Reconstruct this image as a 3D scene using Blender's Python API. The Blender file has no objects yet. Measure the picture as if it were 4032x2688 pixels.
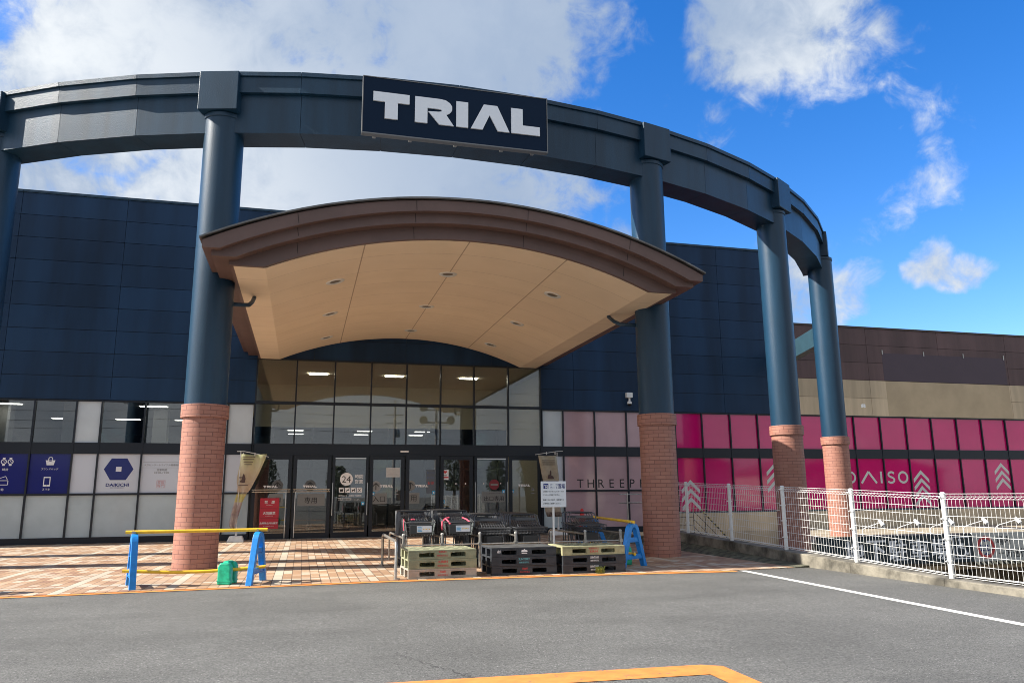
import bpy, math, random
from mathutils import Vector, Matrix
random.seed(7)
R = math.radians
scn = bpy.context.scene
COL = scn.collection

# ------------------------------------------------------------------ camera
CAM_H = 1.3
YAW, PITCH, ROLL = 15.08, 11.21, -0.48
cd = bpy.data.cameras.new('camera'); cam = bpy.data.objects.new('camera', cd); COL.objects.link(cam)
cd.sensor_width = 36; cd.lens = 27.07; cd.clip_start = 0.05; cd.clip_end = 3000
f_ = Vector((math.sin(R(YAW))*math.cos(R(PITCH)), math.cos(R(YAW))*math.cos(R(PITCH)), math.sin(R(PITCH))))
r_ = Vector((math.cos(R(YAW)), -math.sin(R(YAW)), 0)); u_ = r_.cross(f_)
c_, s_ = math.cos(R(ROLL)), math.sin(R(ROLL))
r2 = c_*r_ + s_*u_; u2 = -s_*r_ + c_*u_
M = Matrix((r2, u2, -f_)).transposed().to_4x4(); M.translation = Vector((0, 0, CAM_H))
cam.matrix_world = M
scn.camera = cam

# ------------------------------------------------------------------ light and sky
SUN_EL, SUN_AZ = 39.0, 5.0          # the sun stands to the left (-X), slightly beyond the facade plane
sun_dir = Vector((-math.cos(R(SUN_AZ))*math.cos(R(SUN_EL)), math.sin(R(SUN_AZ))*math.cos(R(SUN_EL)), math.sin(R(SUN_EL))))
sd = bpy.data.lights.new('sun', 'SUN'); sd.energy = 4.8; sd.angle = R(0.53); sd.color = (1.0, 0.94, 0.84)
sun = bpy.data.objects.new('sun', sd); COL.objects.link(sun)
sun.rotation_euler = sun_dir.to_track_quat('Z', 'Y').to_euler(); sun.location = (-20, 5, 30)
scn.view_settings.view_transform = 'Standard'; scn.view_settings.look = 'None'
scn.view_settings.exposure = 1.12; scn.view_settings.gamma = 1.0; scn.view_settings.use_curve_mapping = False
scn.cycles.use_denoising = True; scn.cycles.denoising_prefilter = 'ACCURATE'
scn.cycles.filter_width = 0.95
scn.cycles.max_bounces = 10; scn.cycles.transparent_max_bounces = 24
scn.cycles.sample_clamp_indirect = 6.0

world = bpy.data.worlds.new('World'); scn.world = world; world.use_nodes = True
nt = world.node_tree; nt.nodes.clear()
def N(t, typ, **kw):
    n = t.nodes.new(typ)
    for k, v in kw.items(): setattr(n, k, v)
    return n
def math_(t, op, a, b=None, c=None, clamp=False):
    n = N(t, 'ShaderNodeMath', operation=op, use_clamp=clamp)
    for i, v in enumerate((a, b, c)):
        if v is None: continue
        if isinstance(v, (int, float)): n.inputs[i].default_value = v
        else: t.links.new(v, n.inputs[i])
    return n.outputs[0]
def mapr(t, v, a, b, c=0.0, d=1.0, smooth=True):
    n = N(t, 'ShaderNodeMapRange', interpolation_type='SMOOTHSTEP' if smooth else 'LINEAR')
    t.links.new(v, n.inputs['Value'])
    for k, x in (('From Min', a), ('From Max', b), ('To Min', c), ('To Max', d)): n.inputs[k].default_value = x
    return n.outputs['Result']
def mixc(t, fac, a, b, blend='MIX'):
    n = N(t, 'ShaderNodeMix', data_type='RGBA', blend_type=blend)
    for i, v in ((0, fac), (6, a), (7, b)):
        if hasattr(v, 'is_output'): t.links.new(v, n.inputs[i])
        elif isinstance(v, (int, float)): n.inputs[i].default_value = v
        else: n.inputs[i].default_value = (*v[:3], 1)
    return n.outputs[2]
def noise(t, vec, scale, detail=4, rough=0.55, dist=0.0):
    n = N(t, 'ShaderNodeTexNoise'); n.inputs['Scale'].default_value = scale; n.inputs['Detail'].default_value = detail
    n.inputs['Roughness'].default_value = rough; n.inputs['Distortion'].default_value = dist
    if vec is not None: t.links.new(vec, n.inputs['Vector'])
    return n.outputs['Fac']

sky = N(nt, 'ShaderNodeTexSky', sky_type='NISHITA', sun_disc=False)
sky.sun_elevation = R(SUN_EL); sky.sun_rotation = math.atan2(sun_dir.x, sun_dir.y)
sky.altitude = 0; sky.air_density = 1.0; sky.dust_density = 0.6; sky.ozone_density = 3.0
hs = N(nt, 'ShaderNodeHueSaturation'); hs.inputs['Saturation'].default_value = 1.38; hs.inputs['Value'].default_value = .76; hs.inputs['Hue'].default_value = .511
nt.links.new(sky.outputs[0], hs.inputs['Color'])
geo = N(nt, 'ShaderNodeTexCoord'); D = geo.outputs['Generated']
# cloud banks as directions: azimuth from +Y towards +X, elevation, radius, weight
BANKS = [(-11.0,30.8,8.3,1),(-4.5,30.4,9.5,1),(3.8,32.2,9.4,1),(11.9,33.5,8.8,1),(15.5,34.6,7.5,.8),(-15.8,26.0,5.4,1),(-19.3,24.5,4.2,.9),(-21.3,28.4,1.9,.6),(-5.2,22.9,7.8,1),(2.4,23.0,8.1,1),(10.8,23.4,8.9,1),(16,22.5,5.4,.85),(-10,23.1,4.9,.8),(-16.5,19.0,3.0,1),(-18.5,21,2.4,.55),(-11.7,19.7,2.6,.9),(17.3,20.6,2.9,.75),(22.1,21.7,2.5,.58),(23.4,19.1,1.9,.8),(19,31.4,3.4,.65),(35.1,32.5,5.4,1),(39.7,30.9,4.0,.7),(43.7,29.7,2.8,.38),(42,27.9,2.0,.28),(33.3,30.4,2.5,.55),(42.9,26,1.7,.26),(35.7,27.8,3.0,.40),(33.4,27,1.8,.40),(31,25.2,2.4,.46),(26.8,27.1,1.6,.34),(45.7,23.6,3.0,.37),(44.2,22.5,1.9,.33),(42.1,18.4,2.6,.34),(45.4,19.5,2.1,.37),(40.6,17.1,1.6,.36),(44.9,14.3,1.5,.8),(46.4,13.9,1.35,.76),(36.1,15.3,2.8,.85),(36.2,12.9,2.8,.85),(38.5,12.6,2.2,.7),(40.3,13.6,1.8,.5)]
nwarp = N(nt, 'ShaderNodeTexNoise'); nwarp.inputs['Scale'].default_value = 7; nwarp.inputs['Detail'].default_value = 5
nt.links.new(D, nwarp.inputs['Vector'])
wsub = N(nt, 'ShaderNodeVectorMath', operation='SUBTRACT'); nt.links.new(nwarp.outputs['Color'], wsub.inputs[0]); wsub.inputs[1].default_value = (.5, .5, .5)
wscl = N(nt, 'ShaderNodeVectorMath', operation='SCALE'); nt.links.new(wsub.outputs[0], wscl.inputs[0]); wscl.inputs['Scale'].default_value = 0.11
wadd = N(nt, 'ShaderNodeVectorMath', operation='ADD'); nt.links.new(D, wadd.inputs[0]); nt.links.new(wscl.outputs[0], wadd.inputs[1])
wn = N(nt, 'ShaderNodeVectorMath', operation='NORMALIZE'); nt.links.new(wadd.outputs[0], wn.inputs[0])
dens = None
for az, el, rad, w in BANKS:
    d = (math.sin(R(az))*math.cos(R(el)), math.cos(R(az))*math.cos(R(el)), math.sin(R(el)))
    dot = N(nt, 'ShaderNodeVectorMath', operation='DOT_PRODUCT'); nt.links.new(wn.outputs[0], dot.inputs[0]); dot.inputs[1].default_value = d
    v = mapr(nt, dot.outputs['Value'], math.cos(R(rad*1.5)), math.cos(R(rad*0.15)), 0, w*1.04 if rad > 4.5 else w*.94)
    dens = v if dens is None else math_(nt, 'MAXIMUM', dens, v)
sx = N(nt, 'ShaderNodeSeparateXYZ'); nt.links.new(D, sx.inputs[0])
back = mapr(nt, sx.outputs['Y'], 0.25, -0.25, 0, 1.0)      # broken overcast behind the viewer
dens = math_(nt, 'MAXIMUM', dens, back)
n1 = math_(nt, 'ADD', math_(nt, 'MULTIPLY', noise(nt, D, 6.5, 8, 0.6, 0.3), .6), math_(nt, 'MULTIPLY', noise(nt, D, 22, 9, 0.62, 0.5), .4))
n2 = noise(nt, D, 3.2, 5, 0.5, 0.3)
dn = math_(nt, 'ADD', dens, math_(nt, 'MULTIPLY', math_(nt, 'SUBTRACT', n1, 0.5), 2.9))
mask = mapr(nt, dn, 0.30, 0.92)
bright = mapr(nt, math_(nt, 'ADD', math_(nt, 'MULTIPLY', n2, .55), math_(nt, 'MULTIPLY', n1, .45)), 0.41, 0.58)

vedge = mapr(nt, math_(nt, 'ADD', sx.outputs['X'], math_(nt, 'MULTIPLY', sx.outputs['Z'], .55)), -0.1, 0.40, 1.0, 0.12)
rfar = mapr(nt, sx.outputs['X'], .40, .52, 0, .75)
vedge = math_(nt, 'MAXIMUM', vedge, rfar)
bright = math_(nt, 'MULTIPLY', bright, vedge)
ccol = mixc(nt, bright, (1.2, 1.52, 2.05), (2.95, 3.08, 3.18))
cgrey = mixc(nt, bright, (1.5, 1.7, 2.0), (2.5, 2.65, 2.85))
bmix = mapr(nt, sx.outputs['Y'], 0.1, -0.2)
ccol = mixc(nt, bmix, ccol, cgrey)
skyc = mixc(nt, mask, hs.outputs['Color'], ccol)
bg = N(nt, 'ShaderNodeBackground'); nt.links.new(skyc, bg.inputs['Color']); bg.inputs['Strength'].default_value = 0.15
wo = N(nt, 'ShaderNodeOutputWorld'); nt.links.new(bg.outputs[0], wo.inputs['Surface'])

# ------------------------------------------------------------------ materials
def newmat(name):
    m = bpy.data.materials.new(name); m.use_nodes = True
    t = m.node_tree; b = t.nodes['Principled BSDF']
    return m, t, b
MATS = {}
def pm(name, col, rough=0.5, metal=0.0, spec=0.5, var=0.0, vs=3.0, bump=0.0, bs=40.0, bd=0.01, coat=0.0, rvar=0.0, streak=False, cells=None):
    if name in MATS: return MATS[name]
    m, t, b = newmat(name)
    b.inputs['Base Color'].default_value = (*col, 1); b.inputs['Roughness'].default_value = rough
    b.inputs['Metallic'].default_value = metal; b.inputs['Specular IOR Level'].default_value = spec
    b.inputs['Coat Weight'].default_value = coat
    tc = N(t, 'ShaderNodeTexCoord'); v = tc.outputs['Object']
    if var:
        vv = v
        if streak:
            mp = N(t, 'ShaderNodeMapping'); t.links.new(v, mp.inputs[0]); mp.inputs['Scale'].default_value = (1, 1, 0.12); vv = mp.outputs[0]
        nf = mapr(t, noise(t, vv, vs, 6, 0.6), 0.3, 0.7)
        t.links.new(mixc(t, nf, tuple(c*(1-var) for c in col), tuple(min(1, c*(1+var)) for c in col)), b.inputs['Base Color'])
        if rvar: t.links.new(mapr(t, noise(t, vv, vs*2.3, 4), 0.3, 0.7, rough-rvar, rough+rvar), b.inputs['Roughness'])
    if cells:
        sp = N(t, 'ShaderNodeSeparateXYZ'); t.links.new(v, sp.inputs[0]); cx = N(t, 'ShaderNodeCombineXYZ')
        for k, (ax, off, st_) in enumerate((('X', cells[0], cells[1]), ('Z', cells[2], cells[3]))):
            t.links.new(math_(t, 'FLOOR', math_(t, 'DIVIDE', math_(t, 'SUBTRACT', sp.outputs[ax], off), st_)), cx.inputs[k])
        wn_ = N(t, 'ShaderNodeTexWhiteNoise', noise_dimensions='2D'); t.links.new(cx.outputs[0], wn_.inputs['Vector'])
        hv = N(t, 'ShaderNodeHueSaturation'); t.links.new(mapr(t, wn_.outputs['Value'], 0, 1, .86, 1.14, False), hv.inputs['Value'])
        src = b.inputs['Base Color'].links[0].from_socket; t.links.new(src, hv.inputs['Color']); t.links.new(hv.outputs[0], b.inputs['Base Color'])
    if bump:
        bn = N(t, 'ShaderNodeBump'); bn.inputs['Strength'].default_value = bump; bn.inputs['Distance'].default_value = bd
        t.links.new(noise(t, v, bs, 3, 0.6), bn.inputs['Height']); t.links.new(bn.outputs[0], b.inputs['Normal'])
    MATS[name] = m
    return m
navy_wall = pm('navy_panel_paint', (.009, .033, .080), .55, spec=.25, var=.3, vs=.9, cells=(-5.65, 2.93, 4.15, .7), bump=.25, bs=60, bd=.004, streak=True)
navy_paint = pm('navy_textured_paint', (.0095, .040, .078), .38, spec=.42, var=.22, vs=2.4, bump=.5, bs=48, bd=.007, streak=True)
navy_metal = pm('dark_navy_frame', (.008, .013, .022), .35, spec=.4)
brown_wall = pm('brown_panel_paint', (.095, .055, .056), .6, var=.24, vs=1.3, cells=(17.84, 3.42, 5.55, .7), bump=.3, bs=70, bd=.004, streak=True)
ghost_wall = pm('brown_panel_unfaded', (.066, .045, .062), .6, var=.05, vs=.9)
beige_wall = pm('beige_panel_paint', (.52, .415, .285), .65, var=.2, vs=1.3, cells=(17.84, 3.42, 4.15, .7), bump=.3, bs=70, bd=.004, streak=True)
beige_ghost = pm('beige_panel_stained', (.46, .36, .235), .65, var=.1, vs=.9)
brown_fascia = pm('brown_fascia', (.135, .080, .067), .5, var=.12, vs=1.2, bump=.15, bs=50, bd=.003)
roof_metal = pm('roof_sheet', (.16, .155, .15), .45, metal=.5, var=.3, vs=3)
concrete = pm('weathered_concrete', (.16, .145, .115), .9, var=.65, vs=2.6, bump=.6, bs=24, bd=.012)
gutter_m = pm('mossy_gutter', (.09, .088, .06), .95, var=.6, vs=5, bump=.7, bs=30, bd=.02)
slab_m = pm('slab_concrete', (.30, .26, .19), .85, var=.25, vs=1.5, bump=.3, bs=30)
white_paint = pm('white_fence_coat', (.72, .72, .70), .42, var=.06, vs=6)
def mat_line(name, col):
    m, t, b = newmat(name); tc = N(t, 'ShaderNodeTexCoord'); v = tc.outputs['Object']
    w1 = mapr(t, math_(t, 'ADD', math_(t, 'MULTIPLY', noise(t, v, 60, 4, .7), .55), math_(t, 'MULTIPLY', noise(t, v, 5, 5, .65), .45)), .555, .625)
    nf = mapr(t, noise(t, v, 8, 5), .3, .7)
    c = mixc(t, nf, tuple(x*.84 for x in col), tuple(x*1.1 for x in col))
    c = mixc(t, math_(t, 'MULTIPLY', w1, .8), c, (.11, .105, .09))
    t.links.new(c, b.inputs['Base Color']); b.inputs['Roughness'].default_value = .75
    bn = N(t, 'ShaderNodeBump'); bn.inputs['Strength'].default_value = .4; bn.inputs['Distance'].default_value = .006
    t.links.new(noise(t, v, 90, 3), bn.inputs['Height']); t.links.new(bn.outputs[0], b.inputs['Normal'])
    return m
white_line = mat_line('white_road_paint', (.72, .71, .66))
orange_line = mat_line('orange_road_paint', (.66, .235, .05))
steel = pm('galvanised_steel', (.42, .41, .38), .38, metal=.85, var=.2, vs=14)
steel_b = pm('brushed_steel', (.62, .61, .58), .28, metal=1.0)
cart_m = pm('dark_cart_steel', (.075, .08, .088), .3, spec=.8)
cart_pl = pm('black_cart_plastic', (.035, .037, .04), .4)
cart_gr = pm('grey_cart_plastic', (.10, .115, .115), .45)
rubber = pm('grey_rubber', (.05, .05, .05), .8)
yellow = pm('yellow_pole', (.82, .51, .03), .42, var=.13, vs=12)
blue_pl = pm('blue_plastic', (.008, .215, .62), .42, var=.13, vs=14)
green_pl = pm('green_plastic', (.012, .42, .24), .42, var=.22, vs=16)
lime_pl = pm('olive_pallet', (.27, .28, .175), .6, var=.22, vs=7, bump=.2, bs=60)
lime2_pl = pm('pale_olive_pallet', (.36, .35, .20), .62, var=.25, vs=6, bump=.2, bs=60)
grey_pl = pm('pale_grey_pallet', (.36, .33, .28), .6, var=.15, vs=8, bump=.2, bs=60)
dark_pl = pm('charcoal_pallet', (.032, .037, .045), .55, var=.3, vs=7, bump=.2, bs=60)
dirt_top = pm('dusty_charcoal_pallet', (.055, .056, .056), .75, var=.5, vs=5, bump=.2, bs=60)
red_pr = pm('red_print', (.55, .05, .05), .6)
teal_pr = pm('teal_print', (.15, .45, .5), .6)
white_pr = pm('white_print', (.86, .86, .86), .55)
black_pr = pm('black_print', (.012, .012, .014), .55)
grey_pr = pm('grey_print', (.25, .26, .27), .5)
navy_pr = pm('navy_print', (.008, .022, .17), .5)
blue_vinyl = pm('blue_vinyl', (.012, .016, .16), .12)
sky_pr = pm('sky_blue_sticker', (.03, .33, .62), .5)
sign_white = pm('white_sign_sheet', (.74, .76, .80), .35)
frost = pm('frosted_film', (.47, .55, .58), .16, var=.10, vs=.8)
frost_w = pm('white_frosted_film', (.54, .61, .65), .16, var=.08, vs=.8)
film_white = pm('white_vinyl', (.60, .65, .73), .14)
mauve = pm('mauve_film', (.50, .335, .36), .07, var=.08, vs=.8)
pink = pm('magenta_film', (.56, .003, .135), .06, spec=.85, var=.06, vs=.8)
chev = pm('pale_grey_letter', (.55, .58, .58), .5)
plate_g = pm('glass_dimmed_plate', (.20, .205, .20), .4)  # greyed in its colour to look dimmed behind the door glass
red_sign = pm('crimson_sign', (.50, .012, .035), .35)
maroon = pm('dim_red_disc', (.20, .012, .02), .4)
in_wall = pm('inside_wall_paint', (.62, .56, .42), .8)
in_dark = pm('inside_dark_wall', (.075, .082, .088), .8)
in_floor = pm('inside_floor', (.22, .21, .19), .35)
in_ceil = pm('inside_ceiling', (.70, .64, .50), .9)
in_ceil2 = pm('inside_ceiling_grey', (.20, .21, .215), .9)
sign_navy = pm('navy_sign_face', (.005, .017, .042), .5, spec=.12)
letter_w = pm('white_acrylic_letter', (.84, .87, .92), .35)
park_green = pm('dark_green_sign', (.010, .028, .04), .35)
cone_red = pm('red_cone_plastic', (.62, .03, .03), .45)
asph_dark = pm('dark_ramp_floor', (.05, .05, .05), .9)  # one even dark colour for the ramp floor
leaf_m = pm('weed_leaf', (.16, .2, .03), .7)
wood = pm('utility_pole_concrete', (.22, .21, .2), .8)
tree_leaf = pm('tree_leaf', (.045, .06, .025), .8, var=.4, vs=3)
bark = pm('tree_bark', (.07, .055, .045), .9)
roof_tile = pm('roof_tile', (.12, .10, .10), .6, var=.3, vs=4)
house_wall = pm('house_wall', (.42, .38, .32), .8)
cam_white = pm('camera_white', (.75, .75, .74), .35)
lens_blk = pm('lens_black', (.01, .01, .012), .08)

def mat_soffit():
    m, t, b = newmat('peach_soffit_board')
    tc = N(t, 'ShaderNodeTexCoord'); s = N(t, 'ShaderNodeSeparateXYZ'); uvn = N(t, 'ShaderNodeUVMap'); t.links.new(uvn.outputs[0], s.inputs[0])
    fy = math_(t, 'FRACT', math_(t, 'DIVIDE', math_(t, 'SUBTRACT', s.outputs['Y'], 15.66), 1.085))
    ly = mapr(t, math_(t, 'ABSOLUTE', math_(t, 'SUBTRACT', fy, 0.5)), 0.490, 0.496)
    lx = None
    for x in (1.0, 3.12, 5.22):
        v = mapr(t, math_(t, 'ABSOLUTE', math_(t, 'SUBTRACT', s.outputs['X'], x)), 0.018, 0.009)
        lx = v if lx is None else math_(t, 'MAXIMUM', lx, v)
    cell = math_(t, 'FLOOR', math_(t, 'DIVIDE', math_(t, 'SUBTRACT', s.outputs['Y'], 15.66), 1.085))
    wn_ = N(t, 'ShaderNodeTexWhiteNoise', noise_dimensions='1D'); t.links.new(cell, wn_.inputs['W'])
    nf = mapr(t, noise(t, tc.outputs['Object'], 1.3, 5), .3, .7)
    c = mixc(t, nf, (.76, .61, .435), (.81, .655, .475))
    c = mixc(t, math_(t, 'MULTIPLY', wn_.outputs['Value'], .25), c, (.71, .56, .415))
    stain = mapr(t, noise(t, tc.outputs['Object'], 2.2, 8, .7), .66, .8)
    c = mixc(t, math_(t, 'MULTIPLY', stain, .25), c, (.32, .20, .12))
    c = mixc(t, math_(t, 'MULTIPLY', ly, .35), c, (.2, .1, .05))
    c = mixc(t, math_(t, 'MULTIPLY', lx, .6), c, (.2, .1, .05))
    t.links.new(c, b.inputs['Base Color']); b.inputs['Roughness'].default_value = .75
    return m
soffit_m = mat_soffit()

def mat_brick():
    m, t, b = newmat('terracotta_brick_tile')
    uv = N(t, 'ShaderNodeUVMap')
    br = N(t, 'ShaderNodeTexBrick'); t.links.new(uv.outputs[0], br.inputs['Vector'])
    br.inputs['Color1'].default_value = (.335, .140, .098, 1); br.inputs['Color2'].default_value = (.40, .185, .132, 1)
    br.inputs['Mortar'].default_value = (.15, .055, .045, 1)
    br.inputs['Scale'].default_value = 1; br.inputs['Mortar Size'].default_value = .0045; br.inputs['Mortar Smooth'].default_value = .1
    br.inputs['Brick Width'].default_value = .227; br.inputs['Row Height'].default_value = .079; br.inputs['Bias'].default_value = .1
    tc = N(t, 'ShaderNodeTexCoord')
    nf = mapr(t, noise(t, tc.outputs['Object'], 3, 6, .65), .3, .7)
    c = mixc(t, math_(t, 'MULTIPLY', nf, .35), br.outputs['Color'], (.30, .15, .12))
    t.links.new(c, b.inputs['Base Color']); b.inputs['Roughness'].default_value = .62
    bn = N(t, 'ShaderNodeBump'); bn.inputs['Strength'].default_value = .6; bn.inputs['Distance'].default_value = .006; bn.invert = True
    t.links.new(math_(t, 'ADD', br.outputs['Fac'], math_(t, 'MULTIPLY', noise(t, tc.outputs['Object'], 90, 3), .35)), bn.inputs['Height'])
    t.links.new(bn.outputs[0], b.inputs['Normal'])
    return m
brick_m = mat_brick()

def mat_asphalt():
    m, t, b = newmat('asphalt')
    tc = N(t, 'ShaderNodeTexCoord'); v = tc.outputs['Object']
    f1 = noise(t, v, 70, 3, .8); f2 = noise(t, v, 26, 5, .8); f3 = noise(t, v, .55, 5, .6); f4 = noise(t, v, 6, 4, .6)
    s = math_(t, 'ADD', math_(t, 'MULTIPLY', f1, .6), math_(t, 'MULTIPLY', f2, .4))
    g = mapr(t, s, .36, .64)
    c = mixc(t, g, (.033, .033, .030), (.195, .192, .176))
    vo = N(t, 'ShaderNodeTexVoronoi'); vo.inputs['Scale'].default_value = 55; t.links.new(v, vo.inputs['Vector'])
    wn_ = N(t, 'ShaderNodeTexWhiteNoise', noise_dimensions='3D'); t.links.new(vo.outputs['Position'], wn_.inputs['Vector'])
    spk = math_(t, 'MULTIPLY', mapr(t, vo.outputs['Distance'], .35, .2), mapr(t, wn_.outputs['Value'], .95, .97))
    c = mixc(t, math_(t, 'MULTIPLY', spk, .7), c, (.5, .49, .46))
    big = mapr(t, f3, .32, .68, .86, 1.12)
    mid = mapr(t, f4, .3, .7, .93, 1.07)
    hs_ = N(t, 'ShaderNodeHueSaturation'); t.links.new(c, hs_.inputs['Color']); t.links.new(math_(t, 'MULTIPLY', big, mid), hs_.inputs['Value'])
    # a hairline crack in the surface
    sp = N(t, 'ShaderNodeSeparateXYZ'); t.links.new(v, sp.inputs[0])
    wob = math_(t, 'MULTIPLY', math_(t, 'SUBTRACT', noise(t, v, 5, 6, .7), .5), .35)
    ln = math_(t, 'ABSOLUTE', math_(t, 'ADD', math_(t, 'ADD', math_(t, 'MULTIPLY', math_(t, 'SUBTRACT', sp.outputs['X'], 1.22), .85), math_(t, 'MULTIPLY', math_(t, 'SUBTRACT', sp.outputs['Y'], 5.9), .35)), wob))
    ck = math_(t, 'MULTIPLY', mapr(t, ln, .012, .004), mapr(t, sp.outputs['Y'], 7.2, 6.4))
    c = mixc(t, math_(t, 'MULTIPLY', ck, .85), hs_.outputs['Color'], (.015, .015, .014))
    stn = mapr(t, noise(t, v, 1.7, 5, .65, .6), .62, .74)
    c = mixc(t, math_(t, 'MULTIPLY', stn, .2), c, (.03, .03, .027))
    vo2 = N(t, 'ShaderNodeTexVoronoi'); vo2.inputs['Scale'].default_value = .45; t.links.new(v, vo2.inputs['Vector'])
    oil = mapr(t, math_(t, 'ADD', vo2.outputs['Distance'], math_(t, 'MULTIPLY', noise(t, v, 4, 5), .25)), .26, .17)
    c = mixc(t, math_(t, 'MULTIPLY', oil, .32), c, (.022, .022, .02))
    trk = math_(t, 'ABSOLUTE', math_(t, 'SUBTRACT', math_(t, 'FRACT', math_(t, 'DIVIDE', math_(t, 'ADD', sp.outputs['Y'], math_(t, 'ADD', math_(t, 'MULTIPLY', sp.outputs['X'], .06), math_(t, 'MULTIPLY', noise(t, v, .35, 2), .8))), 1.55)), .5))
    c = mixc(t, math_(t, 'MULTIPLY', mapr(t, trk, .22, .05), math_(t, 'MULTIPLY', mapr(t, noise(t, v, .8, 4), .4, .65), .22)), c, (.045, .044, .04))
    edge = mapr(t, math_(t, 'ADD', sp.outputs['Y'], math_(t, 'MULTIPLY', noise(t, v, 3, 4), .8)), 12.1, 12.75)
    c = mixc(t, math_(t, 'MULTIPLY', edge, .35), c, (.05, .045, .035))
    t.links.new(c, b.inputs['Base Color']); b.inputs['Roughness'].default_value = .85
    bn = N(t, 'ShaderNodeBump'); bn.inputs['Strength'].default_value = .9; bn.inputs['Distance'].default_value = .008
    t.links.new(s, bn.inputs['Height']); t.links.new(bn.outputs[0], b.inputs['Normal'])
    return m
asphalt_m = mat_asphalt()

def mat_paving():
    m, t, b = newmat('clay_paving_tiles')
    tc = N(t, 'ShaderNodeTexCoord'); v = tc.outputs['Object']
    s = N(t, 'ShaderNodeSeparateXYZ'); t.links.new(v, s.inputs[0])
    u = math_(t, 'DIVIDE', math_(t, 'ADD', s.outputs['X'], 50.03), .146)
    w = math_(t, 'DIVIDE', math_(t, 'ADD', s.outputs['Y'], 50.0), .146)
    fu = math_(t, 'FLOOR', u); fw0 = math_(t, 'FLOOR', w)
    half = math_(t, 'FLOOR', math_(t, 'DIVIDE', math_(t, 'ADD', fw0, math_(t, 'MODULO', fu, 2)), 2))
    cx = N(t, 'ShaderNodeCombineXYZ'); t.links.new(fu, cx.inputs[0]); t.links.new(half, cx.inputs[1])
    wn_ = N(t, 'ShaderNodeTexWhiteNoise', noise_dimensions='2D'); t.links.new(cx.outputs[0], wn_.inputs['Vector'])
    rp = N(t, 'ShaderNodeValToRGB'); rp.color_ramp.interpolation = 'CONSTANT'
    el = rp.color_ramp.elements; el[0].position = 0; el[0].color = (.43, .262, .155, 1); el[1].position = .28; el[1].color = (.48, .312, .195, 1)
    for p_, c_2 in ((.5, (.54, .365, .235)), (.68, (.36, .205, .13)), (.80, (.60, .49, .37)), (.92, (.56, .41, .29))):
        e = el.new(p_); e.color = (*c_2, 1)
    t.links.new(wn_.outputs['Value'], rp.inputs[0])
    band = math_(t, 'MAXIMUM', math_(t, 'LESS_THAN', math_(t, 'MODULO', fu, 10), .5), math_(t, 'LESS_THAN', math_(t, 'MODULO', fw0, 12), .5))
    keep = math_(t, 'MULTIPLY', band, math_(t, 'GREATER_THAN', wn_.outputs['Value'], .06))
    c = mixc(t, keep, rp.outputs[0], (.60, .52, .405))
    fx = math_(t, 'FRACT', u)
    fy = math_(t, 'FRACT', math_(t, 'DIVIDE', math_(t, 'ADD', w, math_(t, 'MODULO', fu, 2)), 2))
    jx = mapr(t, math_(t, 'ABSOLUTE', math_(t, 'SUBTRACT', fx, .5)), .452, .472)
    jy = mapr(t, math_(t, 'ABSOLUTE', math_(t, 'SUBTRACT', fy, .5)), .478, .487)
    c = mixc(t, math_(t, 'MULTIPLY', jx, .85), c, (.12, .075, .05))
    c = mixc(t, math_(t, 'MULTIPLY', jy, .6), c, (.14, .085, .06))
    nf = mapr(t, noise(t, v, 1.1, 6, .65), .32, .7, .68, .88)
    hs_ = N(t, 'ShaderNodeHueSaturation'); t.links.new(c, hs_.inputs['Color']); t.links.new(nf, hs_.inputs['Value'])
    t.links.new(hs_.outputs['Color'], b.inputs['Base Color']); b.inputs['Roughness'].default_value = .7
    bn = N(t, 'ShaderNodeBump'); bn.inputs['Strength'].default_value = .5; bn.inputs['Distance'].default_value = .006; bn.invert = True
    t.links.new(math_(t, 'ADD', math_(t, 'MAXIMUM', jx, jy), math_(t, 'MULTIPLY', noise(t, v, 60, 3), .3)), bn.inputs['Height'])
    t.links.new(bn.outputs[0], b.inputs['Normal'])
    return m
paving_m = mat_paving()

def mat_glass():
    m, t, b = newmat('window_glass'); t.nodes.remove(b)
    tr = N(t, 'ShaderNodeBsdfTransparent'); tr.inputs[0].default_value = (.84, .86, .84, 1)
    gl = N(t, 'ShaderNodeBsdfGlossy'); gl.inputs['Roughness'].default_value = .006; gl.inputs['Color'].default_value = (1, 1, 1, 1)
    fr = N(t, 'ShaderNodeFresnel'); fr.inputs['IOR'].default_value = 1.62
    fac = math_(t, 'MULTIPLY', fr.outputs[0], 1.5, clamp=True)
    mx = N(t, 'ShaderNodeMixShader'); t.links.new(fac, mx.inputs[0]); t.links.new(tr.outputs[0], mx.inputs[1]); t.links.new(gl.outputs[0], mx.inputs[2])
    t.links.new(mx.outputs[0], t.nodes['Material Output'].inputs['Surface'])
    return m
glass_m = mat_glass()
def mat_emit(name, col, st):
    m, t, b = newmat(name); b.inputs['Base Color'].default_value = (*col, 1)
    b.inputs['Emission Color'].default_value = (*col, 1); b.inputs['Emission Strength'].default_value = st
    return m
lamp_m = mat_emit('lit_lamp_panel', (1, .97, .9), 4.0); lamp2_m = mat_emit('lit_vestibule_lamp', (1, .95, .85), 14.0)
def mat_stripe(name, ca, cb, axis_scale, thr=.5):
    m, t, b = newmat(name); tc = N(t, 'ShaderNodeTexCoord'); s = N(t, 'ShaderNodeSeparateXYZ'); t.links.new(tc.outputs['Object'], s.inputs[0])
    v = None
    for k, sc in zip('XYZ', axis_scale):
        x = math_(t, 'MULTIPLY', s.outputs[k], sc); v = x if v is None else math_(t, 'ADD', v, x)
    f = math_(t, 'GREATER_THAN', math_(t, 'FRACT', v), thr)
    t.links.new(mixc(t, f, ca, cb), b.inputs['Base Color']); b.inputs['Roughness'].default_value = .5
    return m
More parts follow.
